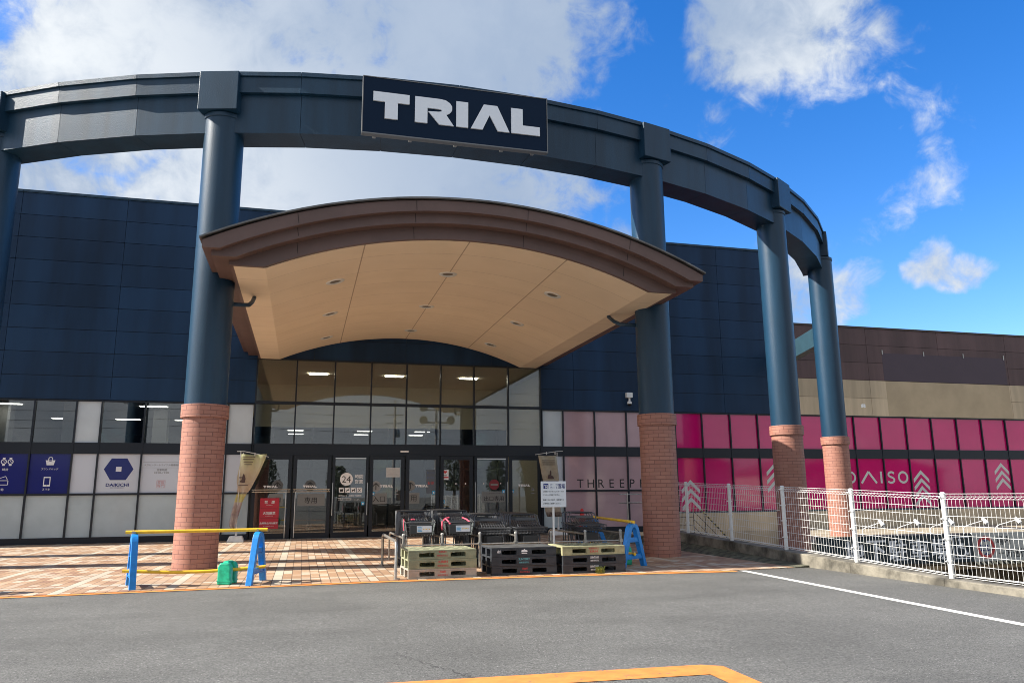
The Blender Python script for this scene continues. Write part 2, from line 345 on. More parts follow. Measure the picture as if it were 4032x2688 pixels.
hazard_m = mat_stripe('black_yellow_tape', (.02, .02, .018), (.55, .42, .12), (0, 0, 9.0))
hazard2_m = mat_stripe('black_white_hazard', (.02, .02, .018), (.55, .5, .35), (5.0, 0, 5.0))
def mat_cloth(name, stops, z0, z1):
    m, t, b = newmat(name); tc = N(t, 'ShaderNodeTexCoord'); s = N(t, 'ShaderNodeSeparateXYZ'); t.links.new(tc.outputs['Object'], s.inputs[0])
    rp = N(t, 'ShaderNodeValToRGB'); el = rp.color_ramp.elements
    el[0].position = stops[0][0]; el[0].color = (*stops[0][1], 1); el[1].position = stops[-1][0]; el[1].color = (*stops[-1][1], 1)
    for p_, c_2 in stops[1:-1]:
        e = el.new(p_); e.color = (*c_2, 1)
    t.links.new(mapr(t, s.outputs['Z'], z0, z1, 0, 1, False), rp.inputs[0])
    nf = mapr(t, noise(t, tc.outputs['Object'], 9, 5), .35, .65)
    t.links.new(mixc(t, math_(t, 'MULTIPLY', nf, .45), rp.outputs[0], (.80, .72, .58)), b.inputs['Base Color']); b.inputs['Roughness'].default_value = .85
    tl = N(t, 'ShaderNodeBsdfTranslucent'); t.links.new(rp.outputs[0], tl.inputs[0])
    mx = N(t, 'ShaderNodeMixShader'); mx.inputs[0].default_value = .35; t.links.new(b.outputs[0], mx.inputs[1]); t.links.new(tl.outputs[0], mx.inputs[2])
    t.links.new(mx.outputs[0], t.nodes['Material Output'].inputs['Surface'])
    return m

# ------------------------------------------------------------------ mesh helpers
class MB:
    def __init__(s): s.v = []; s.f = []; s.uv = None
    def box(s, a, b):
        x0, y0, z0 = (min(a[i], b[i]) for i in range(3)); x1, y1, z1 = (max(a[i], b[i]) for i in range(3))
        n = len(s.v); s.v += [(x0,y0,z0),(x1,y0,z0),(x1,y1,z0),(x0,y1,z0),(x0,y0,z1),(x1,y0,z1),(x1,y1,z1),(x0,y1,z1)]
        s.f += [tuple(n+i for i in q) for q in ((0,3,2,1),(4,5,6,7),(0,1,5,4),(1,2,6,5),(2,3,7,6),(3,0,4,7))]; return s
    def hexa(s, p):                      # 8 points: bottom 4 ccw, top 4 ccw
        n = len(s.v); s.v += [tuple(q) for q in p]
        s.f += [tuple(n+i for i in q) for q in ((0,3,2,1),(4,5,6,7),(0,1,5,4),(1,2,6,5),(2,3,7,6),(3,0,4,7))]; return s
    def tube(s, pts, r, n=8, cap=True):
        pts = [Vector(p) for p in pts]; rr = r if isinstance(r, (list, tuple)) else [r]*len(pts)
        base = len(s.v); up = None
        for i, p in enumerate(pts):
            if i == 0: d = pts[1]-p
            elif i == len(pts)-1: d = p-pts[i-1]
            else: d = (pts[i+1]-p).normalized() + (p-pts[i-1]).normalized()
            d.normalize()
            if up is None: up = Vector((0,0,1)) if abs(d.z) < .9 else Vector((0,1,0))
            a = up - d*up.dot(d)
            if a.length < 1e-4: a = Vector((1,0,0)) - d*d.x
            a.normalize(); b = d.cross(a); up = a
            k = 1.0
            if 0 < i < len(pts)-1:
                c = max(.5, d.dot((p-pts[i-1]).normalized())); k = 1/c
            for j in range(n):
                t = 2*math.pi*j/n; s.v.append(tuple(p + (a*math.cos(t)+b*math.sin(t))*rr[i]))
        for i in range(len(pts)-1):
            for j in range(n):
                q = base+i*n; s.f.append((q+j, q+(j+1)%n, q+n+(j+1)%n, q+n+j))
        if cap:
            s.f.append(tuple(base+j for j in reversed(range(n)))); s.f.append(tuple(base+(len(pts)-1)*n+j for j in range(n)))
        return s
    def lathe(s, c, prof, n=32, cap=True, uvr=None):
        base = len(s.v)
        for r, z in prof:
            for j in range(n):
                t = 2*math.pi*j/n; s.v.append((c[0]+r*math.cos(t), c[1]+r*math.sin(t), c[2]+z))
        for i in range(len(prof)-1):
            for j in range(n):
                q = base+i*n; s.f.append((q+j, q+(j+1)%n, q+n+(j+1)%n, q+n+j))
        if cap:
            s.f.append(tuple(base+j for j in reversed(range(n)))); s.f.append(tuple(base+(len(prof)-1)*n+j for j in range(n)))
        return s
    def prism_xz(s, poly, y0, y1):        # outline in X-Z, extruded along Y
        n = len(poly); b = len(s.v)
        a = sum(poly[i][0]*poly[(i+1)%n][1]-poly[(i+1)%n][0]*poly[i][1] for i in range(n))
        if a < 0: poly = poly[::-1]
        s.v += [(x, y0, z) for x, z in poly] + [(x, y1, z) for x, z in poly]
        s.f.append(tuple(b+i for i in range(n))); s.f.append(tuple(b+n+i for i in reversed(range(n))))
        for i in range(n):
            j = (i+1) % n; s.f.append((b+j, b+i, b+n+i, b+n+j))
        return s
    def prism_xy(s, poly, z0, z1):
        n = len(poly); b = len(s.v)
        a = sum(poly[i][0]*poly[(i+1)%n][1]-poly[(i+1)%n][0]*poly[i][1] for i in range(n))
        if a < 0: poly = poly[::-1]
        s.v += [(x, y, z0) for x, y in poly] + [(x, y, z1) for x, y in poly]
        s.f.append(tuple(b+i for i in reversed(range(n)))); s.f.append(tuple(b+n+i for i in range(n)))
        for i in range(n):
            j = (i+1) % n; s.f.append((b+i, b+j, b+n+j, b+n+i))
        return s
    def flat(s, poly, y, t=.002):         # thin sign piece facing -Y
        return s.prism_xz(poly, y-t, y)
    def rect(s, x0, x1, z0, z1, y, t=.002): return s.box((x0, y-t, z0), (x1, y, z1))
    def disc(s, x, z, r, y, t=.002, n=28, ri=None):
        if ri is None: return s.flat([(x+r*math.cos(2*math.pi*i/n), z+r*math.sin(2*math.pi*i/n)) for i in range(n)], y, t)
        for i in range(n):
            a, b = 2*math.pi*i/n, 2*math.pi*(i+1)/n
            s.flat([(x+r*math.cos(a), z+r*math.sin(a)), (x+r*math.cos(b), z+r*math.sin(b)), (x+ri*math.cos(b), z+ri*math.sin(b)), (x+ri*math.cos(a), z+ri*math.sin(a))], y, t)
        return s
    def stroke(s, pts, w, y, t=.002):
        for i, ((x0, z0), (x1, z1)) in enumerate(zip(pts, pts[1:])):
            d = Vector((x1-x0, z1-z0)); L = d.length or 1; nx, nz = -d.y/L*w/2, d.x/L*w/2
            s.flat([(x0+nx, z0+nz), (x1+nx, z1+nz), (x1-nx, z1-nz), (x0-nx, z0-nz)], y, t+.0005*(i % 3))
        return s
    def text(s, body, x, z, y, h=None, w=None, bold=0.0, t=.002, align='C', spacing=1.0):
        if bold and any(ord(ch) > 0x2e80 for ch in body):     # thicken dense characters by near copies
            n0 = len(s.v); s.text(body, x, z, y, h, w, 0, t, align, spacing)
            ht = max(v[2] for v in s.v[n0:])-min(v[2] for v in s.v[n0:])
            for k, d in enumerate((-1, 1)): s.text(body, x+d*bold*ht*.8, z, y-.0004*(k+1), h, w, 0, t, align, spacing)
            return s
        c = bpy.data.curves.new('txt', 'FONT'); c.body = body; c.offset = bold; c.resolution_u = 2; c.space_character = spacing
        o = bpy.data.objects.new('txt', c); COL.objects.link(o); bpy.context.view_layer.update()
        me = bpy.data.meshes.new_from_object(o.evaluated_get(bpy.context.evaluated_depsgraph_get()))
        vs = [v.co.copy() for v in me.vertices]
        if vs:
            x0 = min(v.x for v in vs); x1 = max(v.x for v in vs); z0 = min(v.y for v in vs); z1 = max(v.y for v in vs)
            sz = h/(z1-z0) if h else w/(x1-x0); sxx = w/(x1-x0) if w else sz
            ox = {'C': -(x0+x1)/2, 'L': -x0, 'R': -x1}[align]; oz = -(z0+z1)/2
            b = len(s.v); s.v += [(x+(v.x+ox)*sxx, y-t, z+(v.y+oz)*sz) for v in vs]
            s.f += [tuple(b+i for i in p.vertices) for p in me.polygons]
        bpy.data.objects.remove(o); bpy.data.curves.remove(c); bpy.data.meshes.remove(me)
        return s
    def slp(s): s.v = [slope(v) for v in s.v]; return s
    def build(s, name, mat, parent=None, smooth=False, bevel=0.0, loc=None):
        me = bpy.data.meshes.new(name); me.from_pydata(s.v, [], s.f); me.update()
        for m in (mat if isinstance(mat, (list, tuple)) else [mat]): me.materials.append(m)
        if smooth:
            for p in me.polygons: p.use_smooth = True
            me.set_sharp_from_angle(angle=R(40))
        o = bpy.data.objects.new(name, me); COL.objects.link(o)
        if parent: o.parent = parent
        if loc: o.location = loc
        if bevel:
            b = o.modifiers.new('bevel', 'BEVEL'); b.width = bevel; b.segments = 2; b.limit_method = 'ANGLE'; b.angle_limit = R(40)
        return o
def tag(o, label=None, cat=None, group=None, kind=None):
    if label: o['label'] = label
    if cat: o['category'] = cat
    if group: o['group'] = group
    if kind: o['kind'] = kind
    return o
def thing(name, label, cat, group=None, loc=(0,0,0), rz=0):
    o = bpy.data.objects.new(name, None); COL.objects.link(o); o.location = loc; o.rotation_euler = (0, 0, rz); o.empty_display_size = .2
    return tag(o, label, cat, group)
def copy_tree(o, parent=None):
    c = o.copy(); COL.objects.link(c); c.parent = parent
    for ch in list(o.children): copy_tree(ch, c)
    return c
def cyl_uv(o, r):
    me = o.data; uv = me.uv_layers.new(name='UVMap')
    for p in me.polygons:
        c = p.center; t0 = math.atan2(c.y, c.x)
        for li in p.loop_indices:
            v = me.vertices[me.loops[li].vertex_index].co; t = math.atan2(v.y, v.x)
            while t - t0 > math.pi: t -= 2*math.pi
            while t - t0 < -math.pi: t += 2*math.pi
            uv.data[li].uv = ((t+math.pi)*r, v.z)

# ------------------------------------------------------------------ ground
YF = 25.2                                    # facade plane
b = MB()
for (x0, x1, y0, y1) in ((-400, 8.66, -400, 12.0), (-400, 8.66, 12.0, 600), (8.66, 36, -400, -1), (8.66, 36, 26.5, 600), (36, 900, -400, 600)):
    n = len(b.v); b.v += [(x0,y0,0),(x1,y0,0),(x1,y1,0),(x0,y1,0)]; b.f.append((n,n+1,n+2,n+3))
tag(b.build('asphalt_ground', asphalt_m), 'grey asphalt of the car park in front of the store', 'asphalt', kind='structure')
EDGE = [(-30, 11.6), (-12, 11.95), (-3.83, 12.2), (1.25, 12.46), (4.32, 12.36), (7.1, 12.1), (8.36, 12.22)]
b = MB(); poly = EDGE + [(8.36, 25.2), (-30, 25.2)]
b.prism_xy(poly, -.1, .012)
tag(b.build('plaza_pavement', paving_m), 'terracotta and cream tile plaza before the entrance', 'pavement', kind='structure')
b = MB()
def strip(b, pts, w0, w1, z, t=.003):
    n = len(pts)
    L = []; Rr = []
    for i, p in enumerate(pts):
        a = Vector(pts[max(0, i-1)]); c = Vector(pts[min(n-1, i+1)]); d = (c-a).normalized(); nn = Vector((d.y, -d.x)); w = w0+(w1-w0)*i/(n-1)
        L.append(Vector(p)); Rr.append(Vector(p)+nn*w)
    for i in range(n-1):
        k = len(b.v); b.v += [(L[i].x, L[i].y, z), (Rr[i].x, Rr[i].y, z), (Rr[i+1].x, Rr[i+1].y, z), (L[i+1].x, L[i+1].y, z)]; b.f.append((k, k+1, k+2, k+3))
strip(b, EDGE[:-1], .10, .20, .006)
tag(b.build('orange_edge_line', orange_line), 'thin orange painted line along the front edge of the plaza', 'road marking', kind='structure')
b = MB(); strip(b, [(7.2, 12.08), (7.0, 9.0), (6.84, 6.3), (6.5, 0), (6.2, -6)], -.13, -.13, .004)
tag(b.build('white_line', white_line), 'white painted line running along the asphalt by the fence', 'road marking', kind='structure')
b = MB()
for q in ([(-3, 6.02), (3.02, 5.71), (2.93, 5.40), (-3, 5.72)], [(3.02, 5.71), (3.16, 5.62), (3.06, 2.0), (2.88, 2.0), (2.93, 5.40)]):
    n = len(b.v); b.v += [(x, y, .004) for x, y in q]; b.f.append(tuple(range(n+len(q)-1, n-1, -1)))
tag(b.build('orange_line', orange_line), 'thick orange painted corner marking on the asphalt in the foreground', 'road marking', kind='structure')

# ------------------------------------------------------------------ columns and curved beam
RC = Vector((2.75, 31.7)); RHO = 17.31
def pol(th, rho, z=None):
    x = RC.x + rho*math.sin(R(th)); y = RC.y - rho*math.cos(R(th))
    return (x, y) if z is None else (x, y, z)
COLS = [(-49.5, 0, 'navy column at the far left end of the curved beam'),
        (-32.4, 0, 'navy column at the left edge of the picture, cut off by the frame'),
        (-15.46, 0, 'navy column on a sunlit brick base standing behind the yellow barricade'),
        (15.6, 0, 'navy column on a shaded brick base at the right of the canopy'),
        (32.62, -2.4, 'navy column with half shaded brick base behind the white fence, second from right'),
        (50.0, .0, 'rightmost navy column, farthest away, with sunlit brick base behind the fence')]
def prof_box(b, th, w, r0, r1, z0, z1):
    c, s = math.cos(R(th)), math.sin(R(th))
    def P(t, rr, z): return (RC.x + rr*s + t*c, RC.y - rr*c + t*s, z)
    b.hexa([P(-w, r1, z0), P(w, r1, z0), P(w, r0, z0), P(-w, r0, z0), P(-w, r1, z1), P(w, r1, z1), P(w, r0, z1), P(-w, r0, z1)])
for th, zb, lab in COLS:
    x, y = pol(th, 17.06)
    if th == 50.0: x, y = pol(50, 17.2)
    t = thing('column', lab, 'column', 'columns under the curved beam', (x, y, 0))
    b = MB(); b.lathe((0,0,0), [(.375, 2.955), (.375, 8.62)], 48); b.build('shaft', navy_paint, t, True)
    b = MB(); b.lathe((0,0,0), [(.395, 8.60), (.395, 8.69)], 48); b.build('collar', navy_paint, t, True, .01)
    b = MB(); b.lathe((0,0,0), [(.381, zb-.02), (.381, 2.72)], 48); o = b.build('brick_base', brick_m, t, True); cyl_uv(o, .381)
    b = MB(); b.lathe((0,0,0), [(.418, 2.72), (.418, 2.957)], 48); o2 = b.build('brick_collar', brick_m, t, True, .004); cyl_uv(o2, .418)
    b = MB(); prof_box(b, th, .385, 16.46 if th < 50 else 16.36, 17.51 if th < 50 else 17.36, 8.70, 9.51)
    b.v = [(v[0]-RC.x-17.06*math.sin(R(th)), v[1]-RC.y+17.06*math.cos(R(th)), v[2]) for v in b.v]
    b.build('capital', navy_paint, t, bevel=.012)
beam = thing('curved_beam', 'navy curved ring beam sweeping over the columns and carrying the big sign', 'beam')
NODES = [-51.2, -49.5, -43.8, -38.1, -32.4, -26.75, -21.1, -15.46, -10.28, -5.1, .07, 5.25, 10.43, 15.6, 21.27, 26.95, 32.62, 38.4, 44.2, 50, 51.2]
def seg(b, a0, a1, r0, r1, z0, z1, gap=.004):
    g = math.degrees(gap/r1)
    a0 += g; a1 -= g
    b.hexa([pol(a0, r1, z0), pol(a1, r1, z0), pol(a1, r0, z0), pol(a0, r0, z0), pol(a0, r1, z1), pol(a1, r1, z1), pol(a1, r0, z1), pol(a0, r0, z1)])
bf, bu, bc, bk = MB(), MB(), MB(), MB()
for a0, a1 in zip(NODES, NODES[1:]):
    seg(bf, a0, a1, 16.66, 17.31, 8.30, 9.105)
    seg(bu, a0, a1, 16.56, 17.41, 9.11, 9.445)
    seg(bc, a0, a1, 16.52, 17.45, 9.45, 9.535)
    seg(bk, a0, a1, 16.69, 17.28, 8.31, 9.52, -.0005)
bf.build('fascia', navy_paint, beam); bu.build('upper_band', navy_paint, beam); bc.build('coping', navy_paint, beam); bk.build('core', navy_metal, beam)
o = MB().hexa([(15.84,20.9,5.95),(16.16,20.9,5.95),(17.5,25.19,5.95),(17.18,25.19,5.95),(15.84,20.9,6.56),(16.16,20.9,6.56),(17.5,25.19,6.56),(17.18,25.19,6.56)]).build('tie_beam', pm('tie_beam_paint', (.03, .07, .095), .4, var=.1), None, bevel=.01)
o.location = (0, 0, 0); tag(o, 'short grey blue tie beam between the rightmost column and the store wall', 'beam')

# ------------------------------------------------------------------ big sign on the beam
LOGO = {
 'T': [(0,1),(.70,1),(.70,.64),(.475,.64),(.475,0),(.225,0),(.225,.64),(0,.64)],
 'R': [(.81,0),(.81,1),(1.31,1),(1.42,.97),(1.50,.88),(1.545,.76),(1.545,.60),(1.50,.48),(1.43,.40),(1.58,0),(1.29,0),(1.07,.47),(1.27,.49),(1.335,.515),(1.345,.545),(1.325,.585),(1.28,.60),(1.055,.60),(1.055,0)],
 'I': [(1.63,0),(1.63,1),(1.87,1),(1.87,0)],
 'A': [(1.925,0),(2.19,1),(2.47,1),(2.72,0),(2.48,0),(2.31,.60),(2.165,0)],
 'L': [(2.76,0),(2.76,1),(3.0,1),(3.0,.345),(3.36,.345),(3.36,0)]}
def logo(b, x0, z0, w, h, y, t):
    for k in LOGO: b.flat([(x0+px/3.36*w, z0+pz*h) for px, pz in LOGO[k]], y, t)
sg = thing('store_sign', 'large navy sign panel with bold white letters mounted on the curved beam', 'sign', loc=(2.66, 13.85, 8.66))
MB().box((-1.84, 0, -.575), (1.84, .12, .575)).build('panel', sign_navy, sg)
b = MB()
for q in (((-1.86,-.012,-.60),(1.86,.125,-.577)), ((-1.86,-.012,.577),(1.86,.125,.592)), ((-1.858,-.012,-.577),(-1.842,.125,.577)), ((1.842,-.012,-.577),(1.858,.125,.577))): b.box(*q)
b.build('trim', pm('sign_trim', (.20, .20, .20), .45, metal=.5), sg)
b = MB(); logo(b, -1.655, -.265, 3.34, .54, -.001, .03); b.build('lettering', letter_w, sg)
b = MB()
for x in (-1.6, -.9, 0, .95, 1.6): b.box((x-.03, .12, -.55), (x+.03, .30, -.49))
for x in (-1.6, -.9, 0, .95, 1.6): b.box((x-.03, .12, .42), (x+.03, .24, .48))
b.build('bracket', steel, sg)

# ------------------------------------------------------------------ canopy
XC = 3.1
cn = thing('canopy', 'brown vaulted entrance canopy with peach soffit and round downlights', 'canopy')
def slope(p):
    """the canopy narrows by about a twelfth and drops towards its front edge"""
    k = 1 - .087*(25.17-p[1])/10.77
    return (p[0]*k, p[1]*k, p[2]*k + 1.3*(1-k))
def sl(b): b.v = [slope(v) for v in b.v]; return b
def arc(hw, ztip, ztop, n=40):
    rise = ztop-ztip; rad = (hw*hw+rise*rise)/(2*rise)
    return [(XC+x, ztop-rad+math.sqrt(rad*rad-x*x)) for x in [(-hw+2*hw*i/n) for i in range(n+1)]]
def tier(hw, flat, ztop_tip, ztop, zb_tip, zb, y0, y1):
    top = arc(hw, ztop_tip, ztop)
    bot = [(XC-hw, zb_tip)] + arc(hw-flat, zb_tip, zb) + [(XC+hw, zb_tip)]
    return MB().prism_xz(top + bot[::-1], y0, y1)
tier(5.05, .30, 5.90, 7.08, 5.76, 6.86, 14.40, 25.17).slp().build('upper_fascia', brown_fascia, cn, True)
tier(4.90, .42, 5.765, 6.862, 5.655, 6.66, 14.55, 25.165).slp().build('middle_fascia', brown_fascia, cn, True)
tier(4.60, .62, 5.66, 6.665, 5.565, 6.40, 14.78, 25.16).slp().build('lower_fascia', brown_fascia, cn, True)
b = MB()
prof = [(XC-4.53, 5.56)] + arc(3.95, 5.56, 6.394) + [(XC+4.53, 5.56)]
b.prism_xz(prof + [(x, z+.012) for x, z in prof[::-1]], 14.86, 25.155)
vo = [(v[0], v[1]) for v in b.v]; o = sl(b).build('soffit', soffit_m, cn)
uv = o.data.uv_layers.new(name='UVMap')
for lp in o.data.loops: uv.data[lp.index].uv = vo[lp.vertex_index]
b = MB(); prof = arc(5.10, 5.915, 7.10); prof2 = [(x, z+.035) for x, z in prof]
b.prism_xz(prof + prof2[::-1], 14.34, 25.15)
sl(b).build('roof', roof_metal, cn)
b = MB()
# vertical joints of the fascia boards
for ang in (-3.4, -1.15, 1.15, 3.4):
    for hw, zt, zbt, y, tip in ((5.05, 7.08, 6.86, 14.40, 5.9), (4.90, 6.862, 6.66, 14.55, 5.765), (4.60, 6.665, 6.40, 14.78, 5.66)):
        def zarc(x, top, tp, h): rise = top-tp; rad = (h*h+rise*rise)/(2*rise); return top-rad+math.sqrt(rad*rad-x*x)
        z1 = zarc(ang, zt, tip, hw); z0 = z1-(zt-zbt)+.005; dx = .03*ang/3.4
        b.hexa([(XC+ang-dx-.006, y-.003, z0), (XC+ang-dx+.006, y-.003, z0), (XC+ang-dx+.006, y+.004, z0), (XC+ang-dx-.006, y+.004, z0), (XC+ang-.006, y-.003, z1), (XC+ang+.006, y-.003, z1), (XC+ang+.006, y+.004, z1), (XC+ang-.006, y+.004, z1)])
sl(b).build('board_joint', pm('joint_dark', (.03, .018, .016), .8), cn)
dl_rim = pm('downlight_rim', (.80, .79, .75), .35, metal=.2); dl_in = pm('downlight_inside', (.22, .19, .15), .4, metal=.4)
for yy in (17.25, 20.5, 23.75):
    for xx in (.52, 3.1, 5.68):
        rise = 6.394-5.56; rad = (3.95**2+rise**2)/(2*rise); dx = xx-XC
        zz = 6.394-rad+math.sqrt(rad*rad-dx*dx)
        b = MB(); b.lathe((0,0,0), [(.19, .004), (.20, -.012), (.185, -.022), (.125, -.018), (.12, -.002)], 28)
        o = b.build('downlight', dl_rim, cn, True); o.location = slope((xx, yy, zz)); o.rotation_euler = (0, math.asin(dx/rad), 0)
        b = MB(); b.lathe((0,0,0), [(.118, -.010), (.07, -.004), (.03, -.012), (.001, -.013)], 24); b.build('lamp_bowl', dl_in, o, True)
for sx_, xx in ((1, -1.50), (-1, 7.0)):
    b = MB(); b.tube([(xx, 15.4, 4.95), (xx+sx_*.24, 15.4, 4.95), (xx+sx_*.34, 15.5, 4.98), (xx+sx_*.38, 15.75, 5.10), (xx+sx_*.40, 16.0, 5.26)], .042, 10); b.build('drain_pipe', navy_paint, cn, True)

# ------------------------------------------------------------------ the store building
st = thing('store_building', 'long low store with navy and brown panel walls, glazed entrance and pink windows', 'building')
NX1 = 16.75
b = MB(); b2 = MB()
zl = [4.15 + .7*i for i in range(9)] + [10.45]
sx0 = [-5.65 + 2.93*i for i in range(-6, 8)]
cut = sorted(x for x in sx0 if -21 < x < NX1)
cut = [-20.5] + cut + [NX1]
for z0, z1 in zip(zl, zl[1:]):
    for x0, x1 in zip(cut, cut[1:]):
        if z1 < 5.61 and x1 > -1.5 and x0 < 7.8:      # entrance glazing below
            for q0, q1 in ((x0, min(x1, -1.53)), (max(x0, 7.82), x1)):
                if q1 - q0 > .05: b.box((q0+.006, YF, z0+.007), (q1-.006, YF+.16, z1-.007))
            continue
        zz0 = z0
        b.box((x0+.006, YF, zz0+.007), (x1-.006, YF+.16, z1-.007))
b.build('wall_panels', navy_wall, st)
MB().box((-1.52, YF+.01, 5.585), (7.81, YF+.15, 5.62)).build('lintel', navy_metal, st)
b2.box((-20.5, YF+.03, 5.63), (NX1-.01, YF+.3, 10.44)); b2.box((-20.5, YF+.03, 4.15), (-1.53, YF+.3, 5.63)); b2.box((7.82, YF+.03, 4.15), (NX1-.01, YF+.3, 5.63))
b2.build('wall_backing', navy_metal, st)
b = MB()
for x0, x1 in zip(cut, cut[1:]): b.box((x0+.004, YF-.03, 10.452), (x1-.004, YF+.4, 10.53))
b.build('coping', navy_paint, st)
# right wing: brown over beige panels
cb_ = [NX1+.005, 17.84, 21.26, 24.68, 28.1, 31.5, 34.9, 38.3, 41.7, 45.1]
b, c2 = MB(), MB()
for x0, x1 in zip(cb_, cb_[1:]):
    for z0, z1 in ((5.55, 6.25), (6.25, 6.95), (6.95, 7.62)): b.box((x0+.006, YF, z0+.006), (x1-.006, YF+.16, z1-.006))
    for z0, z1 in ((4.15, 4.85), (4.85, 5.548)): c2.box((x0+.006, YF, z0+.006), (x1-.006, YF+.16, z1-.006))
b.build('brown_wall_panels', brown_wall, st); c2.build('beige_wall_panels', beige_wall, st)
MB().box((NX1+.01, YF+.03, 4.15), (45.1, YF+.3, 7.6)).build('wing_backing', pm('joint_brown', (.03, .02, .016), .8), st)
MB().box((NX1+.005, YF-.03, 7.622), (45.2, YF+.4, 7.69)).build('wing_coping', pm('wing_coping', (.05, .035, .03), .5), st)
# patch left by a removed sign
MB().box((21.95, YF-.003, 5.56), (28.0, YF, 6.66)).build('sign_scar', ghost_wall, st)
MB().box((22.0, YF-.003, 4.17), (28.05, YF, 5.54)).build('sign_scar', beige_ghost, st)
b = MB()
for x in (21.97, 23.95, 25.9, 27.95): b.box((x-.02, YF-.02, 6.6), (x+.02, YF-.003, 6.78))
b.build('sign_stub', steel, st)
b = MB()
for i in range(7):
    x, z, r = 20.85+random.uniform(-.16,.16), 4.55+random.uniform(-.05,.05), random.uniform(.03,.06)
    b.flat([(x+r*random.uniform(.6,1.3)*math.cos(a), z+r*random.uniform(.6,1.2)*math.sin(a)) for a in [k*math.pi/4 for k in range(8)]], YF-.001-.0003*i, .002)
b.build('peeling_patch', white_pr, st)
# roof and rear of the block
MB().box((-20.5, YF+.31, 9.9), (NX1-.02, 60, 10.1)).build('roof', roof_metal, st)
MB().box((NX1, YF+.31, 7.2), (45, 60, 7.4)).build('wing_roof', roof_metal, st)
MB().box((NX1-.3, YF+.31, 7.4), (NX1-.02, 60, 9.9)).build('step_wall', navy_wall, st)
MB().box((-20.5, YF+.31, 0), (-20.3, 60, 9.9)).build('side_wall', navy_wall, st)
# base courses
b = MB(); b.box((-20.5, YF-.03, -.05), (-1.55, YF+.15, .17)); b.box((7.82, YF-.03, -.05), (8.95, YF+.15, .17)); b.box((8.95, YF-.03, .0), (12.2, YF+.15, .17))
b.build('plinth', navy_metal, st)
b = MB(); b.box((12.2, YF-.02, -.06), (45.1, YF+.15, .60)); b.box((8.95, YF-.02, -2.6), (45.1, YF+.15, -.07)); b.box((8.95, YF-.02, -.06), (12.2, YF+.15, -.01))
b.build('base_wall', beige_wall, st)

FR = .045
def window(x0, x1, rows, spand=None):
    """one bay: frame (mullions, transoms, spandrel) with its panes as children"""
    w = MB()
    zlo = min(r[0] for r in rows); zhi = max(r[1] for r in rows)
    w.box((x0-FR/2, YF-.035, zlo-.03), (x0+FR/2, YF+.10, zhi+.035))
    rs = sorted(rows)
    for i, r in enumerate(rs):
        if i == 0: w.box((x0+FR/2, YF-.02, r[0]-.03), (x1-FR/2, YF+.09, r[0]))
        z1 = rs[i+1][0] if i+1 < len(rs) else r[1]+.04
        w.box((x0+FR/2, YF-.02, r[1]), (x1-FR/2, YF+.09, z1))
    f = w.build('window', navy_metal, st)
    for z0, z1, m in rows:
        MB().box((x0+FR/2, YF+.03, z0), (x1-FR/2, YF+.038, z1)).build('pane', m, f)
    return f
U, Mi, Lo = (2.89, 4.10), (1.43, 2.56), (.19, 1.37)
def three(x0, x1, mu, mm, ml): return window(x0, x1, [(*U, mu), (*Mi, mm), (*Lo, ml)])
LB = [(-13.2,-12.1,glass_m,film_white),(-12.1,-11.0,glass_m,blue_vinyl),(-11.0,-9.85,glass_m,blue_vinyl),(-9.85,-8.73,glass_m,blue_vinyl),(-8.73,-7.62,glass_m,blue_vinyl),(-7.62,-6.52,glass_m,blue_vinyl),(-6.52,-5.84,frost_w,film_white),
      (-5.84,-4.66,glass_m,film_white),(-4.66,-3.48,glass_m,film_white),(-3.48,-2.30,glass_m,film_white),(-2.30,-1.55,frost_w,film_white)]
wins = {}
for x0, x1, mu, mm in LB: wins[x0] = three(x0, x1, mu, mm, frost)
for x0, x1, m in ((7.82, 8.58, frost_w), (8.58, 9.74, mauve), (9.74, 10.93, mauve), (10.93, 12.0, mauve)): wins[x0] = three(x0, x1, m, m if m is mauve else film_white, m if m is mauve else frost)
PX = [12.0, 12.81, 13.88, 15.02, 16.16, 17.0, 17.95, 19.13, 20.33, 21.53, 22.72, 23.93, 25.15, 26.37, 27.58, 28.8, 30.0, 31.2, 32.4, 33.6]
for x0, x1 in zip(PX, PX[1:]): wins[x0] = window(x0, x1, [(2.87, 4.10, pink), (.66, 2.52, pink)])
MB().box((33.6, YF, .6), (45.1, YF+.15, 4.15)).build('blank_wall', beige_wall, st)
MB().box((-20.5, YF, .17), (-13.2-FR/2, YF+.15, 4.15)).build('blank_wall', navy_wall, st)
MB().box((33.6-FR/2, YF-.03, .62), (33.6, YF+.12, 4.14)).build('end_mullion', navy_metal, st)
# entrance glazing
EX = [-1.52, -.31, .88, 2.04, 3.19, 4.32, 5.45, 6.64, 7.79]
for x0, x1 in zip(EX, EX[1:]): window(x0, x1, [(2.91, 4.14, glass_m), (4.23, 5.55, glass_m)])
MB().box((7.79-FR/2, YF-.035, 0), (7.79+FR/2, YF+.1, 5.585)).build('end_mullion', navy_metal, st)
MB().box((-1.55, YF-.03, 0), (-1.545+FR/2-.005, YF+.1, 2.88)).build('end_mullion', navy_metal, st)
b = MB(); b.box((-1.5, YF-.01, 2.60), (7.76, YF+.12, 2.88)); b.box((-1.5, YF-.03, 2.55), (7.76, YF+.12, 2.60)); b.build('door_header', navy_metal, st)
MB().box((3.02, YF-.055, 2.66), (3.28, YF-.011, 2.71)).build('door_sensor', white_pr, st)
MB().box((-1.52, YF-.02, -.02), (7.79, YF+.1, .02)).build('threshold', steel, st)
doors = []
